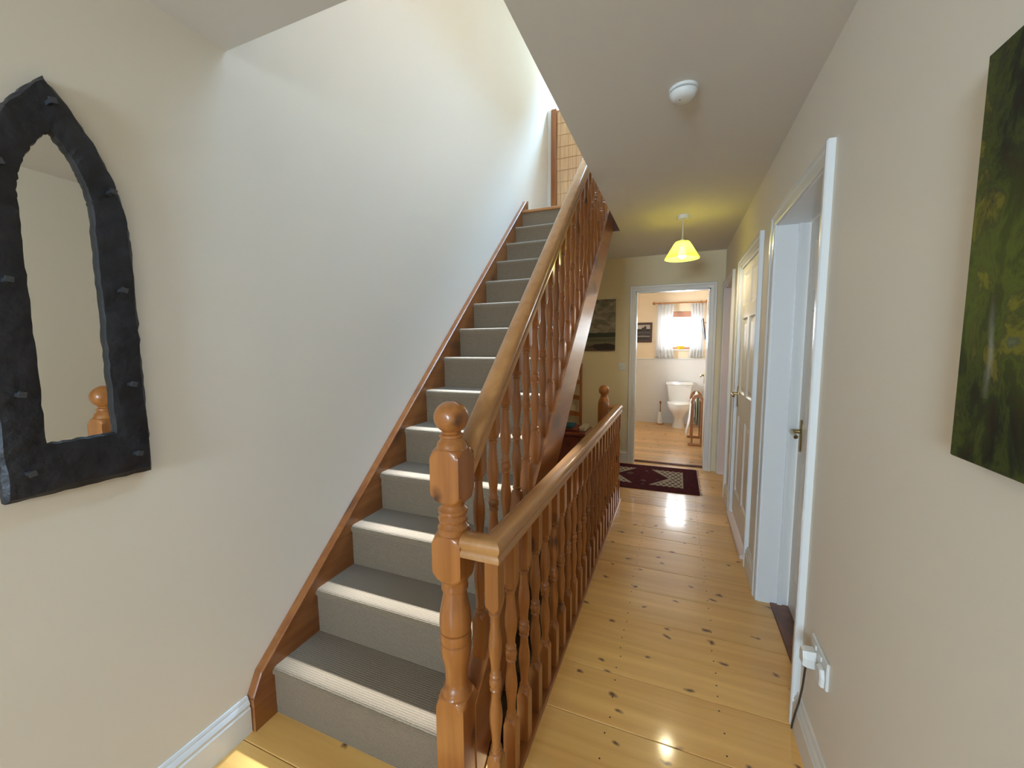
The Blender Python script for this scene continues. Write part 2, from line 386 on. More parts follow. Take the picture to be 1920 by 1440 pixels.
# ceiling of the corridor = floor of the landing above, with the stair well cut out
struct(obj('ceiling', cat(box(XL-.1, XR+T, YB-.1, WY0, HC, FU-.02), box(WX1, XR+T, WY0, WY1, HC, FU-.02), box(XL-.1, XR+T, WY1, YE+.1, HC, FU-.02)), CEIL))
struct(obj('trim_1', box(-0.60, WX1-.001, WY1-.016, WY1-.0005, HC+.001, FU-.03), DARKWOOD))
# stair well below the floor
struct(obj('wall_stairwell', cat(box(PX1-.005, PX1+.08, PY0-.1, 4.3, -2.7, -.121), box(XL, PX1, PY0-.1, PY0-.002, -2.7, -.121), box(XL, PX1, 4.2, 4.3, -2.7, -.121)), WALL))
struct(obj('floor_lower_hall', box(XL, PX1, PY0-.1, 4.2, -2.8, -2.7), FLOOR))

# ---- bathroom shell
BW = (-0.29, 0.40, 1.305, 1.955)
Bd = 0.10
struct(obj('wall_bathroom_far', cat(box(BX0-.1, BW[0], BY1, BY1+.2, 1.15, HC), box(BW[1], BX1+.1, BY1, BY1+.2, 1.15, HC), box(BW[0], BW[1], BY1, BY1+.2, 1.15, BW[2]), box(BW[0], BW[1], BY1, BY1+.2, BW[3], HC)), PEACH))
struct(obj('wall_bathroom_dado', cat(box(BX0-.1, BX1+.1, BY1-.008, BY1+.2, -.1, 1.15), box(BX0, BX1, BY1-.022, BY1-.008, 1.13, 1.152, .004), box(BX0, BX1, BY1-.022, BY1-.008, BZ, BZ+.13, .004)), PANEL))
SW = (5.70, 6.60, 1.15, 2.05)      # unseen bathroom side window, added to light the room
struct(obj('wall_bathroom_left', cat(box(BX0-.1, BX0, YE+.1, SW[0], -.1, HC), box(BX0-.1, BX0, SW[1], BY1, -.1, HC), box(BX0-.1, BX0, SW[0], SW[1], -.1, SW[2]), box(BX0-.1, BX0, SW[0], SW[1], SW[3], HC)), PEACH))
w6 = empty('added_window_5', (BX0-.05, (SW[0]+SW[1])/2, SW[2])); struct(w6)  # frame and pane of the added side window
obj('window_frame', cat(box(BX0-.09, BX0-.04, SW[0], SW[0]+.05, SW[2], SW[3]), box(BX0-.09, BX0-.04, SW[1]-.05, SW[1], SW[2], SW[3]), box(BX0-.09, BX0-.04, SW[0]+.05, SW[1]-.05, SW[2], SW[2]+.05), box(BX0-.09, BX0-.04, SW[0]+.05, SW[1]-.05, SW[3]-.05, SW[3])), PINE_Z, w6)
obj('pane', box(BX0-.067, BX0-.062, SW[0]+.05, SW[1]-.05, SW[2]+.05, SW[3]-.05), GLASS, w6)
struct(obj('wall_bathroom_right', box(BX1, BX1+.1, YE+.1, BY1, -.1, HC), PEACH))
struct(obj('ceiling_bathroom', box(BX0-.1, BX1+.1, YE+.1, BY1+.2, HC, HC+.1), CEIL))

# ---- upper storey shell round the stair head
UC, UYF, UYN, PT = 5.10, 4.62, 0.70, 4.00     # upper ceiling, partition plane, near wall, partition top
UY2 = 6.10
RL = (-1.415, -0.40, 5.06, 5.95)   # rooflight
R2 = (0.02, 0.60, 1.32, 4.28)     # second rooflight, added to light the upper left wall
struct(obj('wall_upper_partition', box(XL, 0.75, UYF, UYF+.08, FU-.02, PT), WALL))
struct(obj('wall_upper_far', box(XL, 0.75, UY2, UY2+.1, FU-.02, UC+.2), WALL))
struct(obj('wall_upper_near', box(XL, 0.75, UYN-.1, UYN, FU-.02, UC+.1), WALL))
struct(obj('wall_upper_right', box(0.75, 0.85, UYN-.1, UY2+.1, FU-.02, UC+.2), WALL))
struct(obj('ceiling_upper', cat(box(XL-.1, RL[0], UYN-.1, UY2+.1, UC, UC+.20), box(RL[1], 0.85, R2[3], UY2+.1, UC, UC+.20), box(RL[1], 0.85, UYN-.1, R2[2], UC, UC+.20), box(RL[1], R2[0], R2[2], R2[3], UC, UC+.20), box(R2[1], 0.85, R2[2], R2[3], UC, UC+.20), box(RL[0], RL[1], UYN-.1, RL[2], UC, UC+.20), box(RL[0], RL[1], RL[3], UY2+.1, UC, UC+.20)), CEIL))
w3 = empty('window_3', ((RL[0]+RL[1])/2, (RL[2]+RL[3])/2, UC)); struct(w3)
obj('window_frame', cat(box(RL[0], RL[0]+.04, RL[2], RL[3], UC+.10, UC+.16), box(RL[1]-.04, RL[1], RL[2], RL[3], UC+.10, UC+.16), box(RL[0]+.04, RL[1]-.04, RL[2], RL[2]+.04, UC+.10, UC+.16), box(RL[0]+.04, RL[1]-.04, RL[3]-.04, RL[3], UC+.10, UC+.16)), PINE_X, w3)
obj('pane', box(RL[0]+.04, RL[1]-.04, RL[2]+.04, RL[3]-.04, UC+.13, UC+.135), GLASS, w3)
w5 = empty('added_window_4', ((R2[0]+R2[1])/2, (R2[2]+R2[3])/2, UC)); struct(w5)  # frame and pane of the added rooflight
obj('window_frame', cat(box(R2[0], R2[0]+.04, R2[2], R2[3], UC+.10, UC+.16), box(R2[1]-.04, R2[1], R2[2], R2[3], UC+.10, UC+.16), box(R2[0]+.04, R2[1]-.04, R2[2], R2[2]+.04, UC+.10, UC+.16), box(R2[0]+.04, R2[1]-.04, R2[3]-.04, R2[3], UC+.10, UC+.16)), PINE_X, w5)
obj('pane', box(R2[0]+.04, R2[1]-.04, R2[2]+.04, R2[3]-.04, UC+.13, UC+.135), GLASS, w5)
struct(obj('floor_upper', cat(box(XL, 0.75, WY1+.03, UY2, FU-.02, FU), box(WX1, 0.75, UYN, WY1+.03, FU-.02, FU), box(XL, WX1, UYN, WY0, FU-.02, FU)), BFLOOR))
struct(obj('added_sun_eave', box(BX0-.3, BX1+.5, BY1+.2, BY1+1.25, HC+.02, HC+.14), CEIL))  # unseen overhang, added to keep the sun out of the bathroom window

# ---- skirtings
SK = [(0, 0), (0.019, 0), (0.019, 0.092), (0.0145, 0.097), (0.0145, 0.104), (0.017, 0.108), (0.0125, 0.120), (0.0085, 0.124), (0.0085, 0.130), (0.004, 0.137), (0, 0.137)]
struct(obj('baseboard_left', sweep(SK, (XL, YB, 0), (XL, 0.893, 0), (1, 0, 0)), GLOSSW, smooth=35))
struct(obj('baseboard_right', sweep(SK, (XR, YB, 0), (XR, D1a-.063, 0), (-1, 0, 0)), DOORW, smooth=35))
struct(obj('baseboard_right', sweep(SK, (XR, D1b+.063, 0), (XR, D2a-.063, 0), (-1, 0, 0)), DOORW, smooth=35))
struct(obj('baseboard_right', sweep(SK, (XR, D2b+.063, 0), (XR, D3a-.053, 0), (-1, 0, 0)), DOORW, smooth=35))
struct(obj('baseboard_end', sweep(SK, (XL, YE, 0), (BDa-.063, YE, 0), (0, -1, 0)), DOORW, smooth=35))
struct(obj('baseboard_left', sweep(SK, (XL, 3.63, 0), (XL, YE-.02, 0), (1, 0, 0)), DOORW, smooth=35))

# ------------------------------------------------------------------ doors
CP = [(0, 0), (0, 0.012), (0.006, 0.015), (0.034, 0.017), (0.040, 0.022), (0.058, 0.024), (0.063, 0.020), (0.063, 0)]
ROWS = [(0.20, 0.80), (0.985, 1.545), (1.635, 1.875)]
def leaf(par, o, s, n, w, h, mat, thick=0.040):
    """six-panel leaf. o floor corner, s along width, n towards viewer side"""
    o = Vector(o); s = Vector(s).normalized(); n = Vector(n).normalized(); z = Vector((0, 0, 1))
    def pt(a, b, d): return tuple(o + s*a + z*b + n*d)
    def pbox(a0, a1, b0, b1, d0, d1):
        V, F = box(a0, a1, b0, b1, d0, d1, 0); return [pt(*v) for v in V], F
    st = 0.095; mu = 0.085; pw = (w - 2*st - mu)/2
    cols = [(st, st+pw), (st+pw+mu, w-st)]
    parts = [pbox(0, st, 0, h, -thick, 0), pbox(w-st, w, 0, h, -thick, 0)]
    zs = [0] + [q for r in ROWS for q in r] + [h]
    for i in range(0, len(zs), 2): parts.append(pbox(st, w-st, zs[i], zs[i+1], -thick, 0))
    for a, b in ROWS: parts.append(pbox(st+pw, st+pw+mu, a, b, -thick, 0))
    lf = obj('door_leaf', cat(*parts), mat, par)
    for a0, a1 in cols:
        for b0, b1 in ROWS:
            rings = []
            for ins, d in ((0, 0), (0.010, -0.011), (0.020, -0.012), (0.045, -0.004)):
                rings.append([pt(a0+ins, b0+ins, d), pt(a1-ins, b0+ins, d), pt(a1-ins, b1-ins, d), pt(a0+ins, b1-ins, d)])
            V, F = loft(rings, cap=False); F = F + [tuple(range(len(V)-4, len(V)))]
            obj('panel', (V, F), mat, lf)
    return lf
def handle(par, o, s, n, mat=BRASS, z=0.95):
    """lever handle on a back plate. o plate centre, s lever direction, n out of the leaf"""
    o = Vector(o); s = Vector(s).normalized(); n = Vector(n).normalized(); zz = Vector((0, 0, 1))
    ring = []
    N_ = 20
    def outline(sc): 
        q = []
        for i in range(N_):
            a = 2*PI*i/N_; x = 0.019*math.cos(a); y = 0.052*(1 if math.sin(a) >= 0 else -1)*1 + 0.03*math.sin(a) if abs(math.sin(a)) > .02 else 0.0
            q.append((x*sc, y*(0.97 if sc < 1 else 1)))
        return q
    pl = loft([[tuple(o + s*x + zz*y + n*d) for x, y in outline(k)] for d, k in ((0, 1), (0.004, 1), (0.007, .8))])
    h = obj('door_handle', pl, mat, par, smooth=40)
    p0 = o + zz*0.022
    lv = cat(tube([p0, p0+n*0.018, p0+n*0.03], [.013, .010, .009], 12),
             tube([p0+n*0.042-s*0.008, p0+n*0.044+s*0.01, p0+n*0.045+s*0.05-zz*.003, p0+n*0.045+s*0.092-zz*.006, p0+n*0.044+s*.105-zz*.009], [.008, .010, .0085, .0075, .010], 12),
             tube([p0+n*0.028, p0+n*0.046], [.009, .009], 12))
    obj('lever', lv, mat, h, smooth=50)
    return h
# door 1: leaf recessed at the far side of the wall, slightly ajar
d1 = empty('door_1', (XR, (D1a+D1b)/2, 0)); struct(d1)
obj('casing', casing((XR, D1a, 0), (0, 1, 0), (-1, 0, 0), D1b-D1a, DH, CP), GLOSSW, d1, smooth=30)
JX = XR+0.118
obj('jamb', cat(box(XR-.003, XR+T, D1a, D1a+.006, 0, DH), box(XR-.003, XR+T, D1b-.006, D1b, 0, DH), box(XR-.003, XR+T, D1a, D1b, DH-.006, DH),
    box(XR+.075, XR+.112, D1a+.006, D1a+.018, 0, DH-.006), box(XR+.088, XR+.108, D1b-.018, D1b-.006, 0, DH-.006)), GLOSSW, d1)
obj('threshold', box(XR+.055, XR+.16, D1a+.006, D1b-.006, -.02, .008, .003), DARKWOOD, d1)
ang = math.radians(1.6)
sd = Vector((math.sin(ang), math.cos(ang), 0)); nd = Vector((-math.cos(ang), math.sin(ang), 0))
o1 = Vector((JX, D1a+.008, .012))
leaf(d1, o1, sd, nd, D1b-D1a-.020, DH-.022, DOORW)
handle(d1, o1 + sd*(D1b-D1a-.020-.052) + Vector((0, 0, .93)), -sd, nd)
# door 2: leaf flush with the corridor face, raised sill in front
d2 = empty('door_2', (XR, (D2a+D2b)/2, 0)); struct(d2)
obj('casing', casing((XR, D2a, 0), (0, 1, 0), (-1, 0, 0), D2b-D2a, DH, CP), GLOSSW, d2, smooth=30)
obj('jamb', cat(box(XR-.003, XR+T, D2a, D2a+.02, 0, DH), box(XR-.003, XR+T, D2b-.02, D2b, 0, DH), box(XR-.003, XR+T, D2a, D2b, DH-.02, DH)), GLOSSW, d2)
leaf(d2, (XR+.004, D2a+.022, .045), (0, 1, 0), (-1, 0, 0), D2b-D2a-.044, DH-.07, DOORW)
handle(d2, (XR+.004, D2b-.075, .99), (0, -1, 0), (-1, 0, 0))
obj('sill_board', box(XR-.034, XR+.10, D2a+.03, D2b-.0, 0, .030, .004), PINKW, d2)
# door 3 by the end wall
d3 = empty('door_3', (XR, (D3a+D3b)/2, 0)); struct(d3)
CP3 = [(u*.8, v) for u, v in CP]
obj('casing', casing((XR, D3a, 0), (0, 1, 0), (-1, 0, 0), D3b-D3a, DH, CP3), DOORW, d3, smooth=30)
obj('jamb', cat(box(XR-.003, XR+T, D3a, D3a+.02, 0, DH), box(XR-.003, XR+T, D3b-.02, D3b, 0, DH), box(XR-.003, XR+T, D3a, D3b, DH-.02, DH)), PINKW, d3)
leaf(d3, (XR+.10, D3a+.022, .012), (0, 1, 0), (-1, 0, 0), D3b-D3a-.044, DH-.035, PINKW)
handle(d3, (XR+.10, D3a+.07, .98), (0, 1, 0), (-1, 0, 0))
# bathroom door, open into the bathroom on its right jamb
d4 = empty('door_4', ((BDa+BDb)/2, YE, 0)); struct(d4)
obj('casing', casing((BDa, YE, 0), (1, 0, 0), (0, -1, 0), BDb-BDa, DH, CP), DOORW, d4, smooth=30)
obj('jamb', cat(box(BDa, BDa+.012, YE-.003, YE+.10, 0, DH), box(BDb-.012, BDb, YE-.003, YE+.10, 0, DH), box(BDa, BDb, YE-.003, YE+.10, DH-.012, DH)), GLOSSW, d4)
obj('threshold', box(BDa+.012, BDb-.012, YE+.088, YE+.115, -.005, .020, .004), DARKWOOD, d4)
a4 = math.radians(2.5)
s4 = Vector((-math.sin(a4)*-1, math.cos(a4), 0)); n4 = Vector((-s4.y, s4.x, 0))
o4 = Vector((BDb-.012, YE+.112, .02))
leaf(d4, o4, s4, n4, BDb-BDa-.03, DH-.03, DOORW)
handle(d4, o4 + s4*(BDb-BDa-.03-.055) + Vector((0, 0, .96)), -s4, n4)
# ------------------------------------------------------------------ the staircase
st = empty('staircase', (-0.98, 0.97, 0)); tag(st, 'pine staircase with beige carpeted steps climbing beside the cream wall', 'staircase')
SX0, SX1 = XL+0.033, -0.592
def step_mesh():
    """local: nosing front at y=0, tread top at z=0"""
    g, r = G_, R_; pr = []
    pr.append((0.011, -r+0.0))
    pr.append((0.009, -0.034)); 
    for i in range(7):
        a = PI - PI*0.5*i/6
        pr.append((0.022+0.022*math.cos(a), -0.020+0.020*math.sin(a)) if i else (0.0, -0.021))
    # fillet at the foot of the next riser
    pr += [(g-0.02, 0.0), (g+0.012, 0.0), (g+0.012, -0.03), (0.035, -0.03), (0.035, -r)]
    return prism(pr, 'x', SX0, SX1)
V, F = step_mesh()
cxm = (SX0+SX1)/2
stepm = local_mesh('step', ([(x-cxm, y, z) for x, y, z in V], F), CARPET, smooth=40)
for k in range(13):
    inst('step', stepm, st, (cxm, Y0+k*G_, (k+1)*R_))
pr = [(0.012, -R_), (0.012, 0.0-0.0), (0.03, 0), (0.03, -R_)]
obj('top_riser', box(SX0, SX1, WY1-.015, WY1-.0005, 13*R_, FU-.0225), CARPET, st)
obj('landing_nosing', box(XL+.002, -0.545, WY1-.028, Y0+13*G_+.09, FU-.022, FU+.006, .006), PINE_X, st)
# wall string
pts = [(0.896, 0.0), (0.896, 0.128), (0.930, off(-0.635, 0.930)), (3.80, off(-0.635, 3.80)), (3.86, 2.80), (3.86, FU), (3.74, FU-.3), (3.30, off(-.93, 3.30)), (1.20, off(-.93, 1.20)), (1.06, 0)]
obj('wall_string', prism(pts, 'x', XL+.001, XL+0.033), PINE_STR, st)
tp = [(0.896, 0.128), (0.930, off(-0.635, 0.930)), (3.80, off(-0.635, 3.80))]
cap = []
for (y, z) in tp: cap.append([(XL+.001, y, z), (XL+.036, y, z-.004), (XL+.036, y, z+.006), (XL+.031, y, z+.011), (XL+.001, y, z+.012)])
obj('string_capping', loft(cap), PINE_STR, st)
# outer string
pts = [(1.03, 0.0), (1.03, off(-0.635, 1.03)), (3.712, off(-0.635, 3.712)), (3.712, off(-0.94, 3.712)), (1.06, 0.0)]
obj('outer_string', prism(pts, 'x', -0.612, -0.548), PINE_STR, st)
# plaster soffit under the flight
pts = [(1.35, off(-0.93, 1.35)), (3.70, off(-0.93, 3.70)), (3.70, off(-0.91, 3.70)), (1.35, off(-0.91, 1.35))]
obj('soffit', prism(pts, 'x', XL+.034, -0.614), CEIL, st)

# baluster: square ends, turned middle; z measured along it
def baluster_prof(h, lo, hi):
    """lo/hi = lengths of the square blocks"""
    B = .0300; a, b = lo, h-hi; m = (a+b)/2
    half = [(0, B), (a-.018, B), (a-.010, .0265), (a-.003, .0225), (a+.003, .0195), (a+.006, .0150), (a+.011, .0135), (a+.014, .0170), (a+.019, .0170), (a+.022, .0135), (a+.028, .0130)]
    q = m-.030; L = q-(a+.028)
    half += [(a+.028+L*.18, .0142), (a+.028+L*.38, .0185), (a+.028+L*.52, .0200), (a+.028+L*.66, .0188), (a+.028+L*.86, .0142), (q, .0132), (q+.005, .0165), (q+.009, .0178), (q+.013, .0150), (q+.017, .0150), (q+.022, .0182)]
    return half + [(m, .0188)] + [(a+b-z if z > 0 else h, r) for z, r in reversed(half)]
hs = 0.775
bal_stair = local_mesh('baluster', turned((0, 0, 0), baluster_prof(hs, .15, .15), .0205, 16), PINE_Z, smooth=38)
BXs = -0.582
n = 0
y = 1.137
while y < 3.70:
    inst('baluster', bal_stair, st, (BXs, y, off(-0.655, y))); y += 0.1128
# handrail of the flight
HRP = [(-.031, -.030), (-.031, -.016), (-.026, -.010), (-.0275, -.004), (-.033, .004), (-.034, .014), (-.030, .023), (-.020, .029), (0, .032), (.020, .029), (.030, .023), (.034, .014), (.033, .004), (.0275, -.004), (.026, -.010), (.031, -.016), (.031, -.030), (.020, -.033), (-.020, -.033)]
slope = R_/G_; ca = 1/math.sqrt(1+slope**2)
def railsec(x, y, z, tilt): # section perpendicular to the rail for sloping rails
    if tilt: return [(x+u, y - v*slope*ca, z + v*ca) for u, v in HRP]
    return [(x+u, y, z+v) for u, v in HRP]
yb = 3.70
NX, NY = -0.598, 1.002
obj('handrail', loft([[(BXs+u, NY+.0475, off(0.122, NY+.0475)+v/ca) for u, v in HRP], railsec(BXs, yb, off(0.122, yb), True)]), PINE_Y, st, smooth=40)
# bottom newel post
def arch_end(z0, z1, d):      # shoulder where the square block turns round: corners end at z0, face centres at z1
    out = []
    for i in range(7):
        t = i/6; r = .070-(.070-.046)*(1-math.cos(t*PI/2))**0.8
        out.append((z0+(z1-z0)*math.sin(t*PI/2)*1.0, r))
    return out
BIG = .075
NP = [(0, BIG)] + arch_end(.285, .345, 1) + [(.356, .043), (.366, .0415), (.372, .0365), (.382, .0345), (.40, .035), (.43, .037), (.47, .0450), (.495, .0475), (.510, .0460), (.514, .0415), (.518, .0465), (.530, .0485), (.546, .0465), (.549, .0410), (.553, .0470), (.575, .0485), (.605, .0465), (.655, .037), (.676, .0345), (.680, .0395), (.688, .041), (.697, .038), (.706, .040)]
NP += [(1.430-z, r) for z, r in reversed(arch_end(.665, .712, 1))]   # lower arch of the middle block (ends at .718 / .765)
NP += arch_end(.815, .856, 1)
NP += [(.864, .0455), (.874, .0465), (.880, .041), (.888, .036), (.893, .0425), (.900, .0445), (.906, .041), (.911, .037), (.918, .0435), (.927, .044), (.934, .0365), (.941, .0335), (.948, .038), (.953, .0405)]
NP += [(1.956-z, r) for z, r in reversed(arch_end(.956, 1.000, 1))]
NP += arch_end(1.062, 1.110, 1)
NP += [(1.118, .0435), (1.127, .041), (1.133, .0345), (1.140, .031), (1.143, .035), (1.149, .035), (1.153, .027), (1.158, .0285)]
for i in range(13):
    a = -58 + i*(58+70)/12
    NP.append((1.199+.047*math.sin(math.radians(a)), .0505*math.cos(math.radians(a))))
NP += [(1.2445, .014)]
newm = local_mesh('newel_post', turned((0, 0, 0), NP, .047, 32), PINE_Z, smooth=33)
inst('newel_post', newm, st, (NX, NY, 0))
tpm = local_mesh('newel_post', turned((0, 0, 0), [(0, BIG)] + [(z, r) for z, r in NP if z > 1.055], .044, 32), PINE_Z, smooth=33)
inst('newel_post', tpm, st, (BXs, 3.762, FU))

# ------------------------------------------------------------------ landing balustrade round the stair well
lb = empty('landing_balustrade', (-0.46, 2.3, 0)); tag(lb, 'straight pine balustrade with turned spindles along the pine floorboards', 'balustrade')
ZT = 0.869; zc = ZT-.032
RX = -0.462
ymx = 3.668-.031
path = []
c1 = [(NX+.045, u, v, 0) for u, v in HRP]
def ringX(x): return [(x, 0.986-u, zc+v) for u, v in HRP]
def ringXf(x): return [(x, ymx+u, zc+v) for u, v in HRP]
def ringC(sy, y0): return [(RX+u, y0+sy*(-u), zc+v) for u, v in HRP]
obj('handrail', loft([ringX(NX+.046), [(RX+u, 0.986-u, zc+v) for u, v in HRP], [(RX+u, ymx+u, zc+v) for u, v in HRP], [(-0.552, ymx+u, zc+v) for u, v in HRP]]), PINE_Y, lb, smooth=40)
hl = zc-.030-.018
ball = local_mesh('baluster', turned((0, 0, 0), baluster_prof(hl+.006, .185, .155), .0205, 16), PINE_Z, smooth=38)
nb = 23
for i in range(nb):
    inst('baluster', ball, lb, (RX, 0.992+i*(ymx-0.992)/(nb-1), .014))
obj('base_rail', cat(box(-0.500, -0.432, 1.05, 3.67, -.018, .016, .004), box(-0.546, -0.432, 0.955, 1.05, -.0001, .016, .004)), PINE_STR, lb)
fnm = local_mesh('newel_post', turned((0, 0, 0), [(0, BIG)] + [(z-.204, r*.94) for z, r in NP if z > 1.055], .044, 32), PINE_Z, smooth=33)
inst('newel_post', fnm, lb, (-0.592, ymx, 0))

# ------------------------------------------------------------------ flight going down
ls = empty('lower_staircase', (-0.96, 3.6, -2.6)); tag(ls, 'carpeted flight descending beneath the pine staircase', 'staircase')
lowm = local_mesh('step', box(-.46, .455, -.225, 0, -.19, 0, .008), CARPET)
for k in range(11):
    inst('step', lowm, ls, (-0.958, PY1-0.005-k*.215, -.19*(k+1)))

# ------------------------------------------------------------------ gothic slate mirror on the left wall
mir = empty('arched_mirror', (XL+.02, 0.526, 1.056)); tag(mir, 'gothic arched mirror in a rough black slate frame with nail studs', 'mirror')
MC = 0.526
def arch(hw, zb, zs, za, nside=30, narc=34, nbot=14):
    """closed outline of a pointed arch, counter-clockwise from bottom right"""
    P = []
    for i in range(nside): P.append((hw, zb+(zs-zb)*i/nside))
    h = za-zs; Rr = (hw*hw+h*h)/(2*hw); cx = hw-Rr; am = math.asin(h/Rr)
    for i in range(narc): a = am*i/narc; P.append((cx+Rr*math.cos(a), zs+Rr*math.sin(a)))
    P.append((0, za))
    for i in range(narc-1, -1, -1): a = am*i/narc; P.append((-cx-Rr*math.cos(a), zs+Rr*math.sin(a)))
    for i in range(nside-1, -1, -1): P.append((-hw, zb+(zs-zb)*i/nside))
    for i in range(1, nbot): P.append((-hw+2*hw*i/nbot, zb))
    return P
ou = arch(.139, 1.052, 1.68, 2.040); inn = arch(.063, 1.178, 1.745, 1.914)
rng = random.Random(3)
nn = len(ou)
def jit(a): return (rng.uniform(-a, a), rng.uniform(-a, a))
j1 = [jit(.0022) for _ in ou]; j2 = [jit(.0016) for _ in ou]
def ringm(f, x, jj, amp, xn):
    out = []
    for i in range(nn):
        y = ou[i][0]*(1-f)+inn[i][0]*f + jj[i][0]*amp; z = ou[i][1]*(1-f)+inn[i][1]*f + jj[i][1]*amp
        out.append((x+rng.uniform(-xn, xn), MC+y, z))
    return out
chip = [rng.choice([.03, .05, .07, .12, .16]) for _ in range(nn)]
for k in range(2): chip = [(chip[i-1]+chip[i]*2+chip[(i+1) % nn])/4 for i in range(nn)]
rings = [ringm(0, XL+.001, j1, 1, 0), ringm(0, XL+.020, j1, 1, .002)]
r3 = []
for i in range(nn):
    f = chip[i]; r3.append((XL+.030+rng.uniform(-.001, .001), MC+ou[i][0]*(1-f)+inn[i][0]*f, ou[i][1]*(1-f)+inn[i][1]*f))
rings.append(r3)
rings += [ringm(.35, XL+.032, j1, 1, .0012), ringm(.6, XL+.032, j2, 1, .0012), ringm(.84, XL+.031, j2, 1, .001), ringm(.965, XL+.029, j2, 1, .001), ringm(1, XL+.020, j2, 1, .0008), ringm(1.0, XL+.001, j2, .5, 0)]
obj('frame', loft(rings + [rings[0]], cap=False), SLATE, mir, smooth=24)
gp = arch(.068, 1.172, 1.745, 1.924)
V, F = prism([(MC+a, b) for a, b in gp], 'x', XL+.002, XL+.018)
obj('glass', ([(x-.044*(y-MC) if x > XL+.01 else x, y, z) for x, y, z in V], F), MIRROR, mir)   # the glass sits a touch askew in its frame
for (dy, z) in ((0, 1.975), (.096, 1.803), (.099, 1.553), (.100, 1.303), (.098, 1.112), (-.096, 1.803), (-.102, 1.553), (-.104, 1.298), (-.103, 1.115)):
    a = rng.uniform(-.4, .4); q = []
    for d, h in ((.020, .0062), (.052, .0058), (.055, .0096), (.062, .0088)):
        q.append([(XL+d, MC+dy+h*math.cos(a+PI/4+PI/2*i), z+h*math.sin(a+PI/4+PI/2*i)+(.003 if d > .04 else 0)) for i in range(4)])
    obj('nail', loft(q), IRON, mir)

# ------------------------------------------------------------------ paintings
def coords(N, K, which='Object'):
    tc = N.new('ShaderNodeTexCoord'); return tc.outputs[which]
def forest_mat():
    m, nt, b, N, K = nmat('forest_painting')
    co = coords(N, K); mp = N.new('ShaderNodeMapping'); mp.inputs['Scale'].default_value = (1, 1.5, 1.0); K.new(co, mp.inputs['Vector'])
    n1 = N.new('ShaderNodeTexNoise'); n1.inputs['Scale'].default_value = 8.0; n1.inputs['Detail'].default_value = 9; n1.inputs['Roughness'].default_value = .66; n1.inputs['Distortion'].default_value = .5; K.new(mp.outputs[0], n1.inputs['Vector'])
    r = N.new('ShaderNodeValToRGB'); e = r.color_ramp.elements
    e[0].position = .30; e[0].color = (.006, .007, .006, 1); e[1].position = .80; e[1].color = (.20, .20, .16, 1)
    for p_, c in ((.40, (.022, .014, .009, 1)), (.47, (.018, .024, .012, 1)), (.53, (.055, .070, .014, 1)), (.58, (.030, .030, .018, 1)), (.64, (.16, .13, .016, 1)), (.70, (.06, .065, .05, 1))): x = e.new(p_); x.color = c
    K.new(n1.outputs['Fac'], r.inputs['Fac'])
    n2 = N.new('ShaderNodeTexNoise'); n2.inputs['Scale'].default_value = 2.6; K.new(mp.outputs[0], n2.inputs['Vector'])
    r2 = N.new('ShaderNodeValToRGB'); r2.color_ramp.elements[0].position = .5; r2.color_ramp.elements[1].position = .68; r2.color_ramp.elements[0].color = (0, 0, 0, 1); r2.color_ramp.elements[1].color = (1, 1, 1, 1); K.new(n2.outputs['Fac'], r2.inputs['Fac'])
    mx = N.new('ShaderNodeMix'); mx.data_type = 'RGBA'; mx.blend_type = 'ADD'; K.new(r2.outputs[0], mx.inputs['Factor']); K.new(r.outputs[0], mx.inputs[6]); mx.inputs[7].default_value = (.05, .060, .004, 1)
    # pale falling water: a thin wavering streak
    sp = N.new('ShaderNodeSeparateXYZ'); K.new(co, sp.inputs[0])
    def mth(op, a, b_=None, c=None):
        q = N.new('ShaderNodeMath'); q.operation = op
        for i, v in enumerate((a, b_, c)):
            if v is None: continue
            if isinstance(v, (int, float)): q.inputs[i].default_value = v
            else: K.new(v, q.inputs[i])
        return q.outputs[0]
    wob = mth('MULTIPLY_ADD', n1.outputs['Fac'], .03, -.015)
    dy = mth('ABSOLUTE', mth('ADD', mth('SUBTRACT', sp.outputs[1], .318), wob))
    s1 = mth('MAXIMUM', mth('SUBTRACT', 1.0, mth('DIVIDE', dy, .008)), 0.0)
    s2 = mth('MULTIPLY', mth('MULTIPLY', mth('GREATER_THAN', sp.outputs[2], .10), mth('LESS_THAN', sp.outputs[2], .25)), mth('SUBTRACT', 1.0, mth('ABSOLUTE', mth('DIVIDE', mth('SUBTRACT', sp.outputs[2], .17), .085))))
    sm = mth('MULTIPLY', mth('MULTIPLY', s1, s2), .55)
    m2 = N.new('ShaderNodeMix'); m2.data_type = 'RGBA'; K.new(sm, m2.inputs['Factor']); K.new(mx.outputs[2], m2.inputs[6]); m2.inputs[7].default_value = (.42, .40, .36, 1)
    K.new(m2.outputs[2], b.inputs['Base Color'])
    b.inputs['Roughness'].default_value = .65; b.inputs['Specular IOR Level'].default_value = .25
    bp = N.new('ShaderNodeBump'); bp.inputs['Strength'].default_value = .15; bp.inputs['Distance'].default_value = .01; K.new(n1.outputs['Fac'], bp.inputs['Height']); K.new(bp.outputs[0], b.inputs['Normal'])
    return m
pa = obj('painting', box(XR-.034, XR-.008, 0.10, 0.868, 1.222, 1.829, .002), forest_mat(), origin=(XR-.021, .484, 1.222))
tag(pa, 'large unframed dark green and brown forest waterfall canvas', 'painting')
pa.data.transform(Matrix.Identity(4))
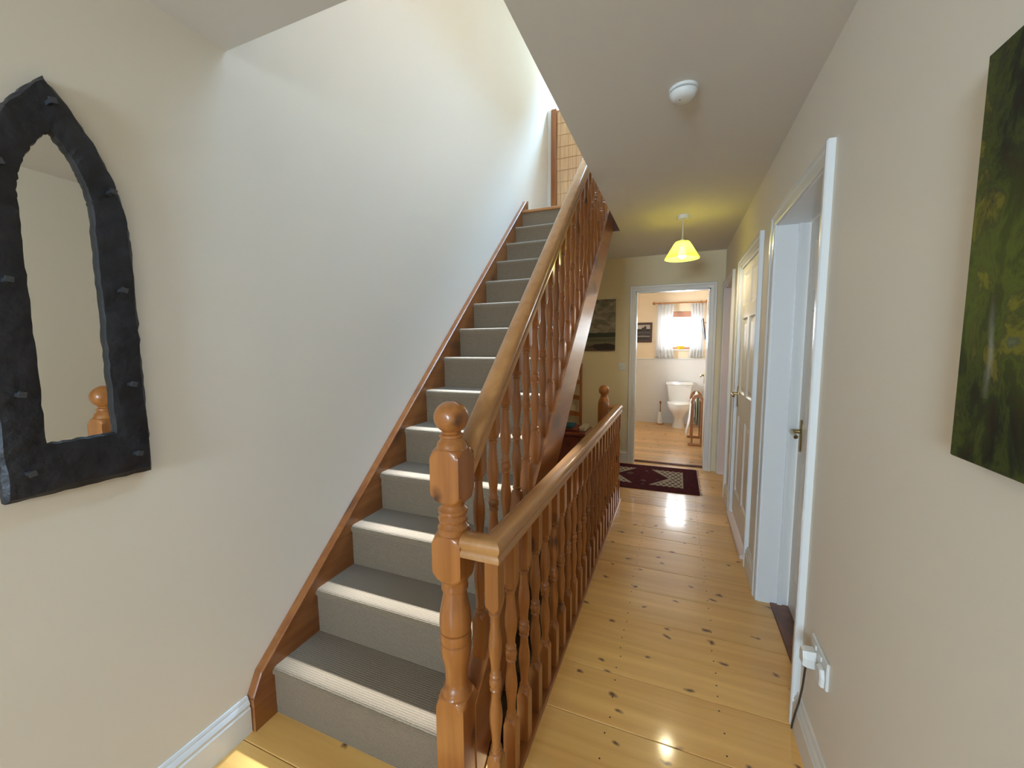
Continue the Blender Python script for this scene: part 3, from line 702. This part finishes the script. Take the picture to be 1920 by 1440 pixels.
def sea_mat():
    m, nt, b, N, K = nmat('seascape_painting')
    co = coords(N, K, 'Generated'); sp = N.new('ShaderNodeSeparateXYZ'); K.new(co, sp.inputs[0])
    mp = N.new('ShaderNodeMapping'); mp.inputs['Scale'].default_value = (2.5, 1, 5); mp.inputs['Rotation'].default_value = (0, -.5, 0); K.new(co, mp.inputs['Vector'])
    n1 = N.new('ShaderNodeTexNoise'); n1.inputs['Scale'].default_value = 1.6; n1.inputs['Detail'].default_value = 6; n1.inputs['Distortion'].default_value = 1.2; K.new(mp.outputs[0], n1.inputs['Vector'])
    sky = N.new('ShaderNodeValToRGB'); sky.color_ramp.elements[0].position = .35; sky.color_ramp.elements[0].color = (.15, .13, .095, 1); sky.color_ramp.elements[1].position = .68; sky.color_ramp.elements[1].color = (.42, .37, .28, 1); K.new(n1.outputs['Fac'], sky.inputs['Fac'])
    ad = N.new('ShaderNodeMath'); ad.operation = 'MULTIPLY_ADD'; ad.inputs[1].default_value = .02; K.new(n1.outputs['Fac'], ad.inputs[0]); K.new(sp.outputs[2], ad.inputs[2])
    z = N.new('ShaderNodeValToRGB'); z.color_ramp.interpolation = 'LINEAR'; e = z.color_ramp.elements
    e[0].position = 0; e[0].color = (.13, .08, .05, 1); e[1].position = .36; e[1].color = (.025, .032, .022, 1)
    for p_, c in ((.10, (.15, .10, .06, 1)), (.17, (.20, .17, .11, 1)), (.22, (.10, .10, .055, 1)), (.27, (.16, .15, .09, 1)), (.285, (.03, .04, .025, 1))): x = e.new(p_); x.color = c
    K.new(ad.outputs[0], z.inputs['Fac'])
    gt = N.new('ShaderNodeMath'); gt.operation = 'GREATER_THAN'; gt.inputs[1].default_value = .365; K.new(ad.outputs[0], gt.inputs[0])
    mx = N.new('ShaderNodeMix'); mx.data_type = 'RGBA'; K.new(gt.outputs[0], mx.inputs['Factor']); K.new(z.outputs[0], mx.inputs[6]); K.new(sky.outputs[0], mx.inputs[7])
    # dark rocks low on the right
    vm = N.new('ShaderNodeVectorMath'); vm.operation = 'SUBTRACT'; K.new(co, vm.inputs[0]); vm.inputs[1].default_value = (.80, .5, .08)
    vs = N.new('ShaderNodeVectorMath'); vs.operation = 'MULTIPLY'; K.new(vm.outputs[0], vs.inputs[0]); vs.inputs[1].default_value = (3.2, 0, 13)
    ln = N.new('ShaderNodeVectorMath'); ln.operation = 'LENGTH'; K.new(vs.outputs[0], ln.inputs[0])
    sb = N.new('ShaderNodeMath'); sb.operation = 'MULTIPLY_ADD'; sb.inputs[1].default_value = 1.6; K.new(n1.outputs['Fac'], sb.inputs[0]); K.new(ln.outputs['Value'], sb.inputs[2])
    lt = N.new('ShaderNodeMath'); lt.operation = 'LESS_THAN'; lt.inputs[1].default_value = 1.55; K.new(sb.outputs[0], lt.inputs[0])
    m2 = N.new('ShaderNodeMix'); m2.data_type = 'RGBA'; K.new(lt.outputs[0], m2.inputs['Factor']); K.new(mx.outputs[2], m2.inputs[6]); m2.inputs[7].default_value = (.035, .022, .016, 1)
    K.new(m2.outputs[2], b.inputs['Base Color']); b.inputs['Roughness'].default_value = .6
    return m
tag(obj('painting', box(-1.27, -0.670, YE-.022, YE-.001, 1.325, 1.925, .002), sea_mat()), 'muted brown and grey seascape canvas on the end wall beside the switch', 'painting')

# ------------------------------------------------------------------ pendant lamp
LX, LY = 0.015, 3.474
pl = empty('pendant_lamp', (LX, LY, 2.06)); tag(pl, 'lime green glass cone pendant lamp hanging lit from the ceiling', 'lamp')
obj('ceiling_rose', lathe((LX, LY, HC), [(-.026, .012), (-.026, .038), (-.020, .044), (0, .046)], 24), PLASTIC, pl, smooth=40)
obj('cord', tube([(LX, LY, HC-.02), (LX, LY, 2.20)], .0035, 8), PLASTIC, pl)
obj('lamp_holder', lathe((LX, LY, 2.155), [(0, .018), (.03, .018), (.034, .022), (.04, .022), (.05, .010), (.055, .006)], 16), PLASTIC, pl, smooth=40)
sh = [(2.187, .020), (2.188, .048), (2.180, .056), (2.062, .126), (2.058, .1265), (2.058, .1235), (2.178, .0525), (2.184, .046), (2.183, .020), (2.187, .020)]
V, F = lathe((LX, LY, 0), sh, 40); F = F[:-2]
obj('shade', (V, F), SHADE, pl, smooth=35)
mB = bpy.data.materials.new('bulb_glow'); mB.use_nodes = True; em = mB.node_tree.nodes['Principled BSDF']; em.inputs['Emission Color'].default_value = (1, .86, .55, 1); em.inputs['Emission Strength'].default_value = 380
bp_ = [(.0, .004), (.003, .016), (.012, .025), (.026, .029), (.04, .027), (.055, .018), (.066, .014)]
obj('bulb', lathe((LX, LY, 2.062), [(z*1.3, r) for z, r in bp_], 20), mB, pl, smooth=60)

# ------------------------------------------------------------------ smoke detector
sdx, sdy = -0.006, 1.79
sm = empty('smoke_detector', (sdx, sdy, HC-.04)); tag(sm, 'round white smoke detector on the ceiling', 'smoke detector')
obj('base_plate', lathe((sdx, sdy, HC), [(-.012, .049), (-.010, .053), (0, .053)], 32), PLASTIC, sm, smooth=40)
obj('vent_ring', lathe((sdx, sdy, HC), [(-.017, .045), (-.012, .045)], 32), GREYPL, sm)
obj('body', lathe((sdx, sdy, HC), [(-.041, .004), (-.041, .030), (-.036, .040), (-.028, .047), (-.018, .051), (-.016, .051)], 32), PLASTIC, sm, smooth=45)
obj('indicator', lathe((sdx-.012, sdy-.008, HC-.0425), [(0, .0025), (.002, .003)], 8), GREYPL, sm)

# ------------------------------------------------------------------ rug
def rug_mat():
    m, nt, b, N, K = nmat('burgundy_kilim')
    tc = N.new('ShaderNodeTexCoord'); sp = N.new('ShaderNodeSeparateXYZ'); K.new(tc.outputs['Object'], sp.inputs[0])
    def mth(op, a, b_=None, c=None):
        q = N.new('ShaderNodeMath'); q.operation = op
        for i, v in enumerate((a, b_, c)):
            if v is None: continue
            if isinstance(v, (int, float)): q.inputs[i].default_value = v
            else: K.new(v, q.inputs[i])
        return q.outputs[0]
    u = mth('ABSOLUTE', sp.outputs[0]); v = mth('ABSOLUTE', sp.outputs[1])
    n = N.new('ShaderNodeTexNoise'); n.inputs['Scale'].default_value = 30; K.new(tc.outputs['Object'], n.inputs['Vector'])
    base = N.new('ShaderNodeValToRGB'); base.color_ramp.elements[0].position = .35; base.color_ramp.elements[0].color = (.045, .008, .012, 1); base.color_ramp.elements[1].position = .65; base.color_ramp.elements[1].color = (.085, .013, .020, 1); K.new(n.outputs['Fac'], base.inputs['Fac'])
    # pale notched block near each end (object x is centred on the rug)
    left = mth('SUBTRACT', .262, mth('MULTIPLY', v, .70))
    inb = mth('MULTIPLY', mth('MULTIPLY', mth('GREATER_THAN', u, left), mth('LESS_THAN', u, .400)), mth('LESS_THAN', v, .262))
    br = N.new('ShaderNodeTexBrick'); br.inputs['Scale'].default_value = 1.0; br.inputs['Brick Width'].default_value = .055; br.inputs['Row Height'].default_value = .058; br.inputs['Mortar Size'].default_value = .013
    br.inputs['Color1'].default_value = (.06, .03, .035, 1); br.inputs['Color2'].default_value = (.10, .05, .05, 1); br.inputs['Mortar'].default_value = (.46, .40, .33, 1)
    K.new(tc.outputs['Object'], br.inputs['Vector'])
    edge = mth('MAXIMUM', mth('LESS_THAN', u, mth('ADD', left, .035)), mth('GREATER_THAN', u, .385))
    pal = N.new('ShaderNodeMix'); pal.data_type = 'RGBA'; K.new(edge, pal.inputs['Factor']); K.new(br.outputs['Color'], pal.inputs[6]); pal.inputs[7].default_value = (.42, .36, .30, 1)
    mx = N.new('ShaderNodeMix'); mx.data_type = 'RGBA'; K.new(inb, mx.inputs['Factor']); K.new(base.outputs[0], mx.inputs[6]); K.new(pal.outputs[2], mx.inputs[7])
    # small pale florets in the middle field
    vo = N.new('ShaderNodeTexVoronoi'); vo.distance = 'MANHATTAN'; vo.inputs['Scale'].default_value = 6.5; vo.inputs['Randomness'].default_value = .55; K.new(tc.outputs['Object'], vo.inputs['Vector'])
    ring = mth('MULTIPLY', mth('LESS_THAN', vo.outputs['Distance'], .36), mth('GREATER_THAN', vo.outputs['Distance'], .18))
    core = mth('LESS_THAN', vo.outputs['Distance'], .09)
    fl = mth('MULTIPLY', mth('MULTIPLY', mth('MAXIMUM', ring, core), mth('LESS_THAN', u, mth('SUBTRACT', left, .045))), mth('LESS_THAN', v, .27))
    fl = mth('MULTIPLY', fl, .55)
    m3 = N.new('ShaderNodeMix'); m3.data_type = 'RGBA'; K.new(fl, m3.inputs['Factor']); K.new(mx.outputs[2], m3.inputs[6]); m3.inputs[7].default_value = (.26, .19, .16, 1)
    K.new(m3.outputs[2], b.inputs['Base Color']); b.inputs['Roughness'].default_value = .95; b.inputs['Specular IOR Level'].default_value = .1
    bp = N.new('ShaderNodeBump'); bp.inputs['Strength'].default_value = .3; bp.inputs['Distance'].default_value = .004; K.new(n.outputs['Fac'], bp.inputs['Height']); K.new(bp.outputs[0], b.inputs['Normal'])
    return m
RCX, RCY = -0.300, 4.405
rug = empty('rug', (RCX, RCY, 0)); tag(rug, 'burgundy woven rug with pale notched motifs in front of the bathroom door', 'rug')
V, F = box(-.54, .54, -.405, .405, 0, .007, .002)
vv = [(RCX+x, RCY+y+(.012*(x/.54)), z+.0004) for x, y, z in V]
obj('pile', (vv, F), rug_mat(), rug, origin=(RCX, RCY, 0.0004))
fr = []
for sgn in (-1, 1):
    for i in range(46):
        y = RCY-.395+i*.79/45+rng.uniform(-.004, .004)+sgn*.012; x = RCX+sgn*.538; l = rng.uniform(.012, .026)*(1.8 if i in (0, 45) else 1)
        fr.append(tube([(x, y, .004), (x+sgn*l*.6, y+rng.uniform(-.004, .004), .003), (x+sgn*l, y+rng.uniform(-.006, .006), .0022)], .0018, 5))
fo = obj('fringe', cat(*fr), CREAMC, rug); fo['kind'] = 'stuff'

# ------------------------------------------------------------------ chair, trunk and cloths at the far end
ch = empty('ladder_back_chair', (-1.21, 4.62, 0)); tag(ch, 'brown wooden ladder-back chair standing against the end wall', 'chair')
cx0, cx1, cyb, cyf = -1.385, -1.055, 4.79, 4.46
for x in (cx0, cx1):
    obj('leg', lathe((x, cyb, 0), [(0, .014), (.2, .018), (.46, .019), (.8, .018), (1.14, .016), (1.165, .019), (1.18, .012), (1.185, .004)], 12), CHAIRWOOD, ch, smooth=45)
    obj('leg', lathe((x, cyf, 0), [(0, .014), (.2, .018), (.44, .020), (.455, .016)], 12), CHAIRWOOD, ch, smooth=45)
for z in (.56, .76, .95, 1.09):
    P = []
    for i in range(9):
        t = i/8; x = cx0+.012+(cx1-cx0-.024)*t; bow = .018*math.sin(PI*t)
        P.append([(x, cyb+bow*.6-.006, z-.02), (x, cyb+bow*.6+.006, z-.02), (x, cyb+bow*.6+.006, z+.025+bow), (x, cyb+bow*.6-.006, z+.025+bow)])
    obj('slat', loft(P), CHAIRWOOD, ch)
obj('seat', box(cx0-.01, cx1+.01, cyf-.015, cyb-.012, .43, .455, .01), CHAIRWOOD, ch)
for z in (.14, .28):
    for x in (cx0, cx1): obj('stretcher', tube([(x, cyf, z), (x, cyb, z)], .009, 8), CHAIRWOOD, ch)
    obj('stretcher', tube([(cx0, cyf, z+.03), (cx1, cyf, z+.03)], .009, 8), CHAIRWOOD, ch)
tr = empty('wooden_trunk', (-1.08, 4.2, 0)); tag(tr, 'low dark red-brown wooden trunk by the head of the down stairs', 'trunk')
TX0, TX1, TY0, TY1 = -1.33, -0.835, 4.02, 4.40
obj('body', box(TX0+.01, TX1-.01, TY0+.01, TY1-.01, .03, .46, .004), REDWOOD, tr)
obj('lid', box(TX0, TX1, TY0, TY1, .463, .50, .007), REDWOOD, tr)
obj('plinth', box(TX0, TX1, TY0, TY1, 0, .05, .006), REDWOOD, tr)
for x in (TX0+.01, TX1-.05): obj('corner_strap', box(x, x+.035, TY0+.004, TY0+.010, .06, .455), BRASS, tr)
def cloth(name, x0, x1, y0, y1, z0, layers, mat, label, cat_='cloth'):
    V = []; parts = []
    for k in range(layers):
        d = [rng.uniform(-.008, .008) for _ in range(4)]; t = .014
        parts.append(box(x0+d[0], x1+d[1], y0+d[2], y1+d[3], z0+k*t, z0+(k+1)*t-.001, .005))
    return tag(obj(name, cat(*parts), mat), label, cat_)
cloth('folded_cloth', -1.22, -0.93, 4.07, 4.33, .501, 2, RUST, 'rust red patterned cloth folded on the wooden trunk')
cloth('folded_cloth', -1.16, -0.985, 4.10, 4.28, .530, 2, TEAL, 'dark teal cloth folded on top of a rust red cloth')
cloth('folded_cloth', -0.925, -0.86, 4.12, 4.34, .501, 3, CREAMC, 'small cream cloth folded at the edge of the wooden trunk')

# ------------------------------------------------------------------ switch and sockets
sw = empty('light_switch', (-0.588, YE, 1.10)); tag(sw, 'cream light switch plate on the end wall beside the bathroom door', 'light switch')
obj('plate', box(-0.632, -0.546, YE-.009, YE-.0005, 1.10, 1.186, .003), PLASTIC, sw)
for x in (-.607, -.571): obj('rocker', box(x-.008, x+.008, YE-.014, YE-.009, 1.127, 1.160, .002), PLASTIC, sw)
so = empty('double_socket', (XR, 1.46, 0.36)); tag(so, 'white double wall socket low on the wall beside the door frame', 'socket')
obj('plate', box(XR-.009, XR-.0005, 1.385, 1.535, .362, .450, .003), PLASTIC, so)
for y in (1.435, 1.485): obj('rocker', box(XR-.013, XR-.009, y-.006, y+.006, .425, .440, .001), PLASTIC, so)
def plug(y, z, label, deep):
    pg = [[(XR-.010-d, y+a*s, z+b*s2) for a, b in ((-.022, -.027), (.022, -.027), (.025, .004), (.015, .026), (-.015, .026), (-.025, .004))] for d, s, s2 in ((0, 1, 1), (deep*.7, .97, .97), (deep, .80, .85))]
    return tag(obj('plug', loft(pg), PLASTIC), label, 'plug')
plug(1.492, .392, 'white plug with a dark flex pushed into the double socket', .036)
plug(1.418, .392, 'slim white plug in the double socket farther from the door frame', .012)
cab = [(XR-.030, 1.493, .363), (XR-.030, 1.503, .33), (XR-.026, 1.53, .25), (XR-.024, 1.565, .16), (XR-.023, 1.60, .09), (XR-.0225, 1.625, .03), (XR-.023, 1.63, .005)]
tag(obj('power_flex', tube(cab, .0032, 8), CABLE, smooth=60), 'thin dark power flex hanging from a plug down to the skirting', 'cable')

# ------------------------------------------------------------------ bathroom things
w1 = empty('window_1', ((BW[0]+BW[1])/2, BY1+.1, BW[2])); struct(w1)
t_ = .045
obj('window_frame', cat(box(BW[0], BW[0]+t_, BY1+.10, BY1+.15, BW[2], BW[3]), box(BW[1]-t_, BW[1], BY1+.10, BY1+.15, BW[2], BW[3]), box(BW[0]+t_, BW[1]-t_, BY1+.10, BY1+.15, BW[2], BW[2]+t_), box(BW[0]+t_, BW[1]-t_, BY1+.10, BY1+.15, BW[3]-t_, BW[3])), PINE_X, w1)
obj('pane', box(BW[0]+t_, BW[1]-t_, BY1+.122, BY1+.127, BW[2]+t_, BW[3]-t_), GLASS, w1)
obj('window_sill', box(BW[0]-.02, BW[1]+.02, BY1-.03, BY1+.10, BW[2]-.022, BW[2]+.002, .004), GLOSSW, w1)
tag(obj('roller_blind', cat(box(BW[0]+.005, BW[1]-.005, BY1+.055, BY1+.058, 1.86, 1.945), lathe((BW[0]+.005, BY1+.06, 1.94), [(0, .014), (BW[1]-BW[0]-.01, .014)], 12, 'x')), BLINDC), 'short pinkish brown roller blind at the top of the bathroom window', 'blind')
yb_ = obj('tub', lathe(((BW[0]+BW[1])/2, BY1+.035, BW[2]+.002), [(0, .042), (.003, .046), (.05, .064), (.055, .067), (.058, .066), (.055, .062), (.008, .043), (.006, .01)], 24), YELLOW, smooth=40)
tag(yb_, 'yellow tub standing on the bathroom window sill', 'tub')
cp = empty('curtain_pole', (0.03, BY1-.06, 2.09)); tag(cp, 'wooden curtain pole with round finials above the bathroom window', 'curtain pole')
obj('pole', tube([(-.36, BY1-.06, 2.10), (.42, BY1-.06, 2.09)], .011, 12), PINE_X, cp, smooth=50)
for x in (-.385, .445): obj('finial', lathe((x-.025, BY1-.06, 2.10), [(0, .012), (.008, .022), (.02, .028), (.036, .026), (.05, .012)], 14, 'x'), PINE_X, cp, smooth=50)
for x in (-.30, .36): obj('bracket', cat(tube([(x, BY1-.001, 2.095), (x, BY1-.06, 2.095)], .009, 8), lathe((x, BY1-.012, 2.095), [(0, .016), (.011, .024)], 12, 'y')), PINE_X, cp)
def curtain(x0, x1, z0, z1, gather, label, ph):
    rows = []; nz, nx = 14, 60
    for j in range(nz+1):
        t = j/nz; row = []
        for i in range(nx+1):
            s = i/nx; xx = x0+(x1-x0)*s + gather*(math.sin(PI*t*.9))*(s if gather > 0 else (1-s))*-1
            row.append((xx, BY1-.06+.018*math.sin(s*PI*9+ph+t*.6)*(0.5+.5*(1-t))+.004*math.sin(s*31), z0+(z1-z0)*t))
        rows.append(row)
    V, F = loft(rows, cap=False, closed=False)
    o = obj('curtain', (V, F), CURTAIN, smooth=80)
    so_ = o.modifiers.new('thickness', 'SOLIDIFY'); so_.thickness = .0008
    return tag(o, label, 'curtain')
curtain(-.335, -.045, 1.155, 2.080, .04, 'sheer white curtain beside the framed castle picture', 0)
curtain(.185, .405, 1.165, 2.074, -.03, 'sheer white curtain beside the dark narrow picture', 1.3)
# toilet
to = empty('toilet', (0.06, 7.3, BZ)); tag(to, 'white close-coupled toilet under the bathroom window', 'toilet')
TC = 0.062
def ell(cx, cy, rx, ry, z, n=28, sqf=0.0):
    return [(cx+rx*math.cos(2*PI*i/n)*(1+sqf*.1*abs(math.sin(4*PI*i/n))), cy+ry*math.sin(2*PI*i/n), z) for i in range(n)]
def taper(x0, x1, y0, y1, z0, X0, X1, Y0_, Y1_, z1, r=.02):
    def rr(x0, x1, y0, y1, z):
        q = []
        for cx, cy, a0 in ((x1-r, y1-r, 0), (x0+r, y1-r, 90), (x0+r, y0+r, 180), (x1-r, y0+r, 270)):
            for k in range(5): a = math.radians(a0+k*22.5); q.append((cx+r*math.cos(a), cy+r*math.sin(a), z))
        return q
    return loft([rr(x0, x1, y0, y1, z0), rr(X0, X1, Y0_, Y1_, z1)])
yw = BY1-.026
obj('cistern', taper(TC-.165, TC+.165, yw-.17, yw, .425, TC-.20, TC+.20, yw-.185, yw, .715), CERAMIC, to, smooth=40)
obj('cistern_lid', taper(TC-.215, TC+.215, yw-.20, yw, .716, TC-.212, TC+.212, yw-.197, yw, .757), CERAMIC, to, smooth=40)
obj('flush_lever', tube([(TC+.165, yw-.185, .69), (TC+.165, yw-.205, .69), (TC+.12, yw-.21, .685), (TC+.10, yw-.21, .683)], .006, 8), CHROME, to, smooth=60)
obj('bowl', loft([ell(TC, 7.29, .105, .17, BZ), ell(TC, 7.29, .10, .165, .05), ell(TC, 7.27, .082, .15, .12), ell(TC, 7.25, .085, .16, .19), ell(TC, 7.22, .125, .20, .26), ell(TC, 7.19, .165, .235, .33), ell(TC, 7.18, .18, .25, .39), ell(TC, 7.18, .178, .25, .40)]), CERAMIC, to, smooth=60)
obj('seat', loft([ell(TC, 7.175, .182, .245, .402), ell(TC, 7.175, .188, .25, .41), ell(TC, 7.175, .186, .248, .42)]), CERAMIC, to, smooth=50)
obj('seat_lid', loft([ell(TC, 7.18, .184, .245, .422), ell(TC, 7.18, .188, .25, .430), ell(TC, 7.18, .180, .24, .442), ell(TC, 7.18, .12, .18, .447)]), CERAMIC, to, smooth=50)
# toilet brush
bx_, by_ = -0.235, 7.42
tb = empty('toilet_brush', (bx_, by_, BZ)); tag(tb, 'toilet brush in a white pot on a wooden base with wooden handle', 'toilet brush')
obj('base', lathe((bx_, by_, BZ), [(0, .062), (.012, .062), (.016, .058)], 24), PINE_X, tb, smooth=40)
obj('pot', lathe((bx_, by_, BZ+.016), [(0, .050), (.09, .048), (.11, .040), (.18, .030), (.20, .028), (.202, .02)], 24), CERAMIC, tb, smooth=40)
obj('handle', lathe((bx_, by_, BZ+.216), [(0, .010), (.08, .008), (.14, .009), (.15, .016), (.165, .020), (.18, .016), (.19, .006)], 12), CHAIRWOOD, tb, smooth=50)
# towel rail with towels
tw = empty('towel_rail', (0.285, 6.2, BZ)); tag(tw, 'freestanding wooden towel rail with arched ends beside the open bathroom door', 'towel rail')
RA, RB_ = 5.96, 6.46
for ye in (RA, RB_):
    xc = .283
    obj('foot', box(xc-.105, xc+.105, ye-.016, ye+.016, BZ, BZ+.035, .006), CHAIRWOOD, tw)
    for x in (xc-.058, xc+.058): obj('upright', box(x-.011, x+.011, ye-.010, ye+.010, BZ+.03, .60, .003), CHAIRWOOD, tw)
    A = []
    for i in range(13):
        a = PI*i/12; c, s = math.cos(a), math.sin(a)
        A.append([(xc+.050*c, ye-.010, .595+.085*s), (xc+.085*c, ye-.010, .595+.125*s), (xc+.085*c, ye+.010, .595+.125*s), (xc+.050*c, ye+.010, .595+.085*s)])
    obj('arch', loft(A), CHAIRWOOD, tw, smooth=30)
for x, z in ((.283, .700), (.225, .60), (.341, .60), (.283, .30)): obj('rail', tube([(x, RA, z), (x, RB_, z)], .010, 10), CHAIRWOOD, tw)
def towel(xc, zt, y0, y1, dl, dr, mat, label, sp=.012, splay=.035):
    P = []
    prof = [(-sp-.004-splay*1.5, zt-dl), (-sp-splay*.5, zt-dl*.55), (-sp-.004, zt-.03), (-sp*.8, zt+.006), (0, zt+.014), (sp*.8, zt+.006), (sp+.002, zt-.03), (sp+.010, zt-dr)]
    rows = []
    for j in range(13):
        y = y0+(y1-y0)*j/12
        rows.append([(xc+a+.006*math.sin(j*1.7+k*.8)*(k in (0, 1, 7)), y, b+(.012*math.sin(j*1.1) if k in (0, 7) else 0)) for k, (a, b) in enumerate(prof)])
    V, F = loft(rows, cap=False, closed=False); o = obj('towel', (V, F), mat, smooth=80)
    s = o.modifiers.new('thickness', 'SOLIDIFY'); s.thickness = .007; s.offset = 1
    return tag(o, label, 'towel')
towel(.225, .60, RA+.03, RA+.36, .46, .20, TOWELW, 'long white towel draped over the wooden towel rail')
towel(.283, .70, RA+.05, RA+.42, .40, .42, TOWELG, 'pale green towel on the top bar of the wooden towel rail', .010, .002)
# pictures
def pic_mat():
    m, nt, b, N, K = nmat('castle_picture')
    tc = N.new('ShaderNodeTexCoord'); sp = N.new('ShaderNodeSeparateXYZ'); K.new(tc.outputs['Generated'], sp.inputs[0])
    n = N.new('ShaderNodeTexNoise'); n.inputs['Scale'].default_value = 5; K.new(tc.outputs['Generated'], n.inputs['Vector'])
    ad = N.new('ShaderNodeMath'); ad.operation = 'MULTIPLY_ADD'; ad.inputs[1].default_value = .10; K.new(n.outputs['Fac'], ad.inputs[0]); K.new(sp.outputs[2], ad.inputs[2])
    r = N.new('ShaderNodeValToRGB'); r.color_ramp.interpolation = 'CONSTANT'; e = r.color_ramp.elements
    e[0].position = 0; e[0].color = (.05, .045, .05, 1); e[1].position = .78; e[1].color = (.50, .45, .42, 1)
    for p_, c in ((.26, (.30, .26, .26, 1)), (.33, (.06, .055, .06, 1)), (.50, (.10, .09, .10, 1)), (.62, (.035, .03, .035, 1))): x = e.new(p_); x.color = c
    K.new(ad.outputs[0], r.inputs['Fac'])
    # castle keep silhouette
    def mth(op, a, b_):
        q = N.new('ShaderNodeMath'); q.operation = op
        for i, v in enumerate((a, b_)):
            if isinstance(v, (int, float)): q.inputs[i].default_value = v
            else: K.new(v, q.inputs[i])
        return q.outputs[0]
    k1 = mth('MULTIPLY', mth('LESS_THAN', mth('ABSOLUTE', mth('SUBTRACT', sp.outputs[0], .62), 0), .09), mth('LESS_THAN', sp.outputs[2], .90))
    k2 = mth('MULTIPLY', mth('LESS_THAN', mth('ABSOLUTE', mth('SUBTRACT', sp.outputs[0], .45), 0), .10), mth('LESS_THAN', sp.outputs[2], .82))
    kk = mth('MULTIPLY', mth('MAXIMUM', k1, k2), mth('GREATER_THAN', sp.outputs[2], .55))
    mx = N.new('ShaderNodeMix'); mx.data_type = 'RGBA'; K.new(kk, mx.inputs['Factor']); K.new(r.outputs[0], mx.inputs[6]); mx.inputs[7].default_value = (.05, .045, .05, 1)
    K.new(mx.outputs[2], b.inputs['Base Color']); b.inputs['Roughness'].default_value = .3
    return m
px0, px1, pz0, pz1 = -0.70, -0.408, 1.432, 1.778
pc = empty('framed_picture', ((px0+px1)/2, BY1-.01, pz0)); tag(pc, 'dark framed picture of a castle on the bathroom wall left of the curtains', 'picture')
q = .038
obj('frame', cat(box(px0, px1, BY1-.02, BY1-.001, pz0, pz0+q, .003), box(px0, px1, BY1-.02, BY1-.001, pz1-q, pz1, .003), box(px0, px0+q, BY1-.02, BY1-.001, pz0+q, pz1-q, .003), box(px1-q, px1, BY1-.02, BY1-.001, pz0+q, pz1-q, .003)), plain('dark_brown_frame', (.09, .055, .05), .4), pc)
obj('print', box(px0+q, px1-q, BY1-.011, BY1-.002, pz0+q, pz1-q), pic_mat(), pc)
p2 = empty('framed_picture', (BX1-.02, 7.25, 1.47)); tag(p2, 'dark narrow picture tilting off the right-hand bathroom wall', 'picture')
V, F = box(BX1-.062, BX1-.044, 7.10, 7.46, 1.47, 1.80, .003)
obj('frame', ([(x-.045*(z-1.47)/.31+.0, y, z) for x, y, z in V], F), plain('plum_black_frame', (.045, .022, .03), .4), p2)
V, F = box(BX1-.064, BX1-.0625, 7.13, 7.43, 1.50, 1.77)
obj('print', ([(x-.045*(z-1.47)/.31+.0, y, z) for x, y, z in V], F), BLACK, p2)
for zz, ll in ((1.49, .05), (1.74, .09)): obj('hanging_bracket', tube([(BX1-.0005, 7.28, zz), (BX1-ll, 7.28, zz)], .005, 8), BRASS, p2)

# ------------------------------------------------------------------ stair head upstairs
def bamboo_mat():
    m, nt, b, N, K = nmat('woven_bamboo')
    tc = N.new('ShaderNodeTexCoord'); mp = N.new('ShaderNodeMapping'); mp.inputs['Scale'].default_value = (60, 1, 3); K.new(tc.outputs['Object'], mp.inputs['Vector'])
    n = N.new('ShaderNodeTexNoise'); n.inputs['Scale'].default_value = 1; n.inputs['Detail'].default_value = 3; K.new(mp.outputs[0], n.inputs['Vector'])
    r = N.new('ShaderNodeValToRGB'); r.color_ramp.elements[0].position = .3; r.color_ramp.elements[0].color = (.62, .38, .20, 1); r.color_ramp.elements[1].position = .7; r.color_ramp.elements[1].color = (.80, .56, .33, 1)
    K.new(n.outputs['Fac'], r.inputs['Fac']); K.new(r.outputs[0], b.inputs['Base Color']); b.inputs['Roughness'].default_value = .6
    return m
BAM = bamboo_mat(); BAMD = plain('bamboo_dark', (.50, .29, .14), .6)
bb = empty('bamboo_blind', (-0.95, UYF-.02, FU)); tag(bb, 'pale woven bamboo blind with grid lines hanging at the top of the stairs', 'blind')
obj('woven_panel', box(-1.305, -0.56, UYF-.026, UYF-.020, FU+.012, 3.985), BAM, bb)
for i in range(11): obj('batten', box(-1.303, -0.562, UYF-.030, UYF-.0262, FU+.06+.125*i, FU+.0635+.125*i), BAMD, bb)
for i in range(8): obj('cord', box(-1.27+.093*i, -1.267+.093*i, UYF-.0288, UYF-.0261, FU+.012, 3.985), BAMD, bb)
struct(obj('trim_2', box(-1.372, -1.308, UYF-.045, UYF-.001, FU+.001, PT, .004), PINE_Z))
struct(obj('trim_3', box(XL+.001, -1.3725, UYF-.030, UYF-.001, FU+.001, PT, .003), GLOSSW))
be = empty('pine_bench', (-0.86, 4.42, FU)); tag(be, 'small pine bench on the upstairs landing seen through the spindles', 'bench')
obj('seat', box(-1.06, -0.66, 4.30, 4.55, 3.045, 3.115, .006), PINE_X, be)
for x in (-1.04, -.71):
    for y in (4.32, 4.50): obj('leg', box(x, x+.03, y, y+.03, FU, 3.044), PINE_Z, be)
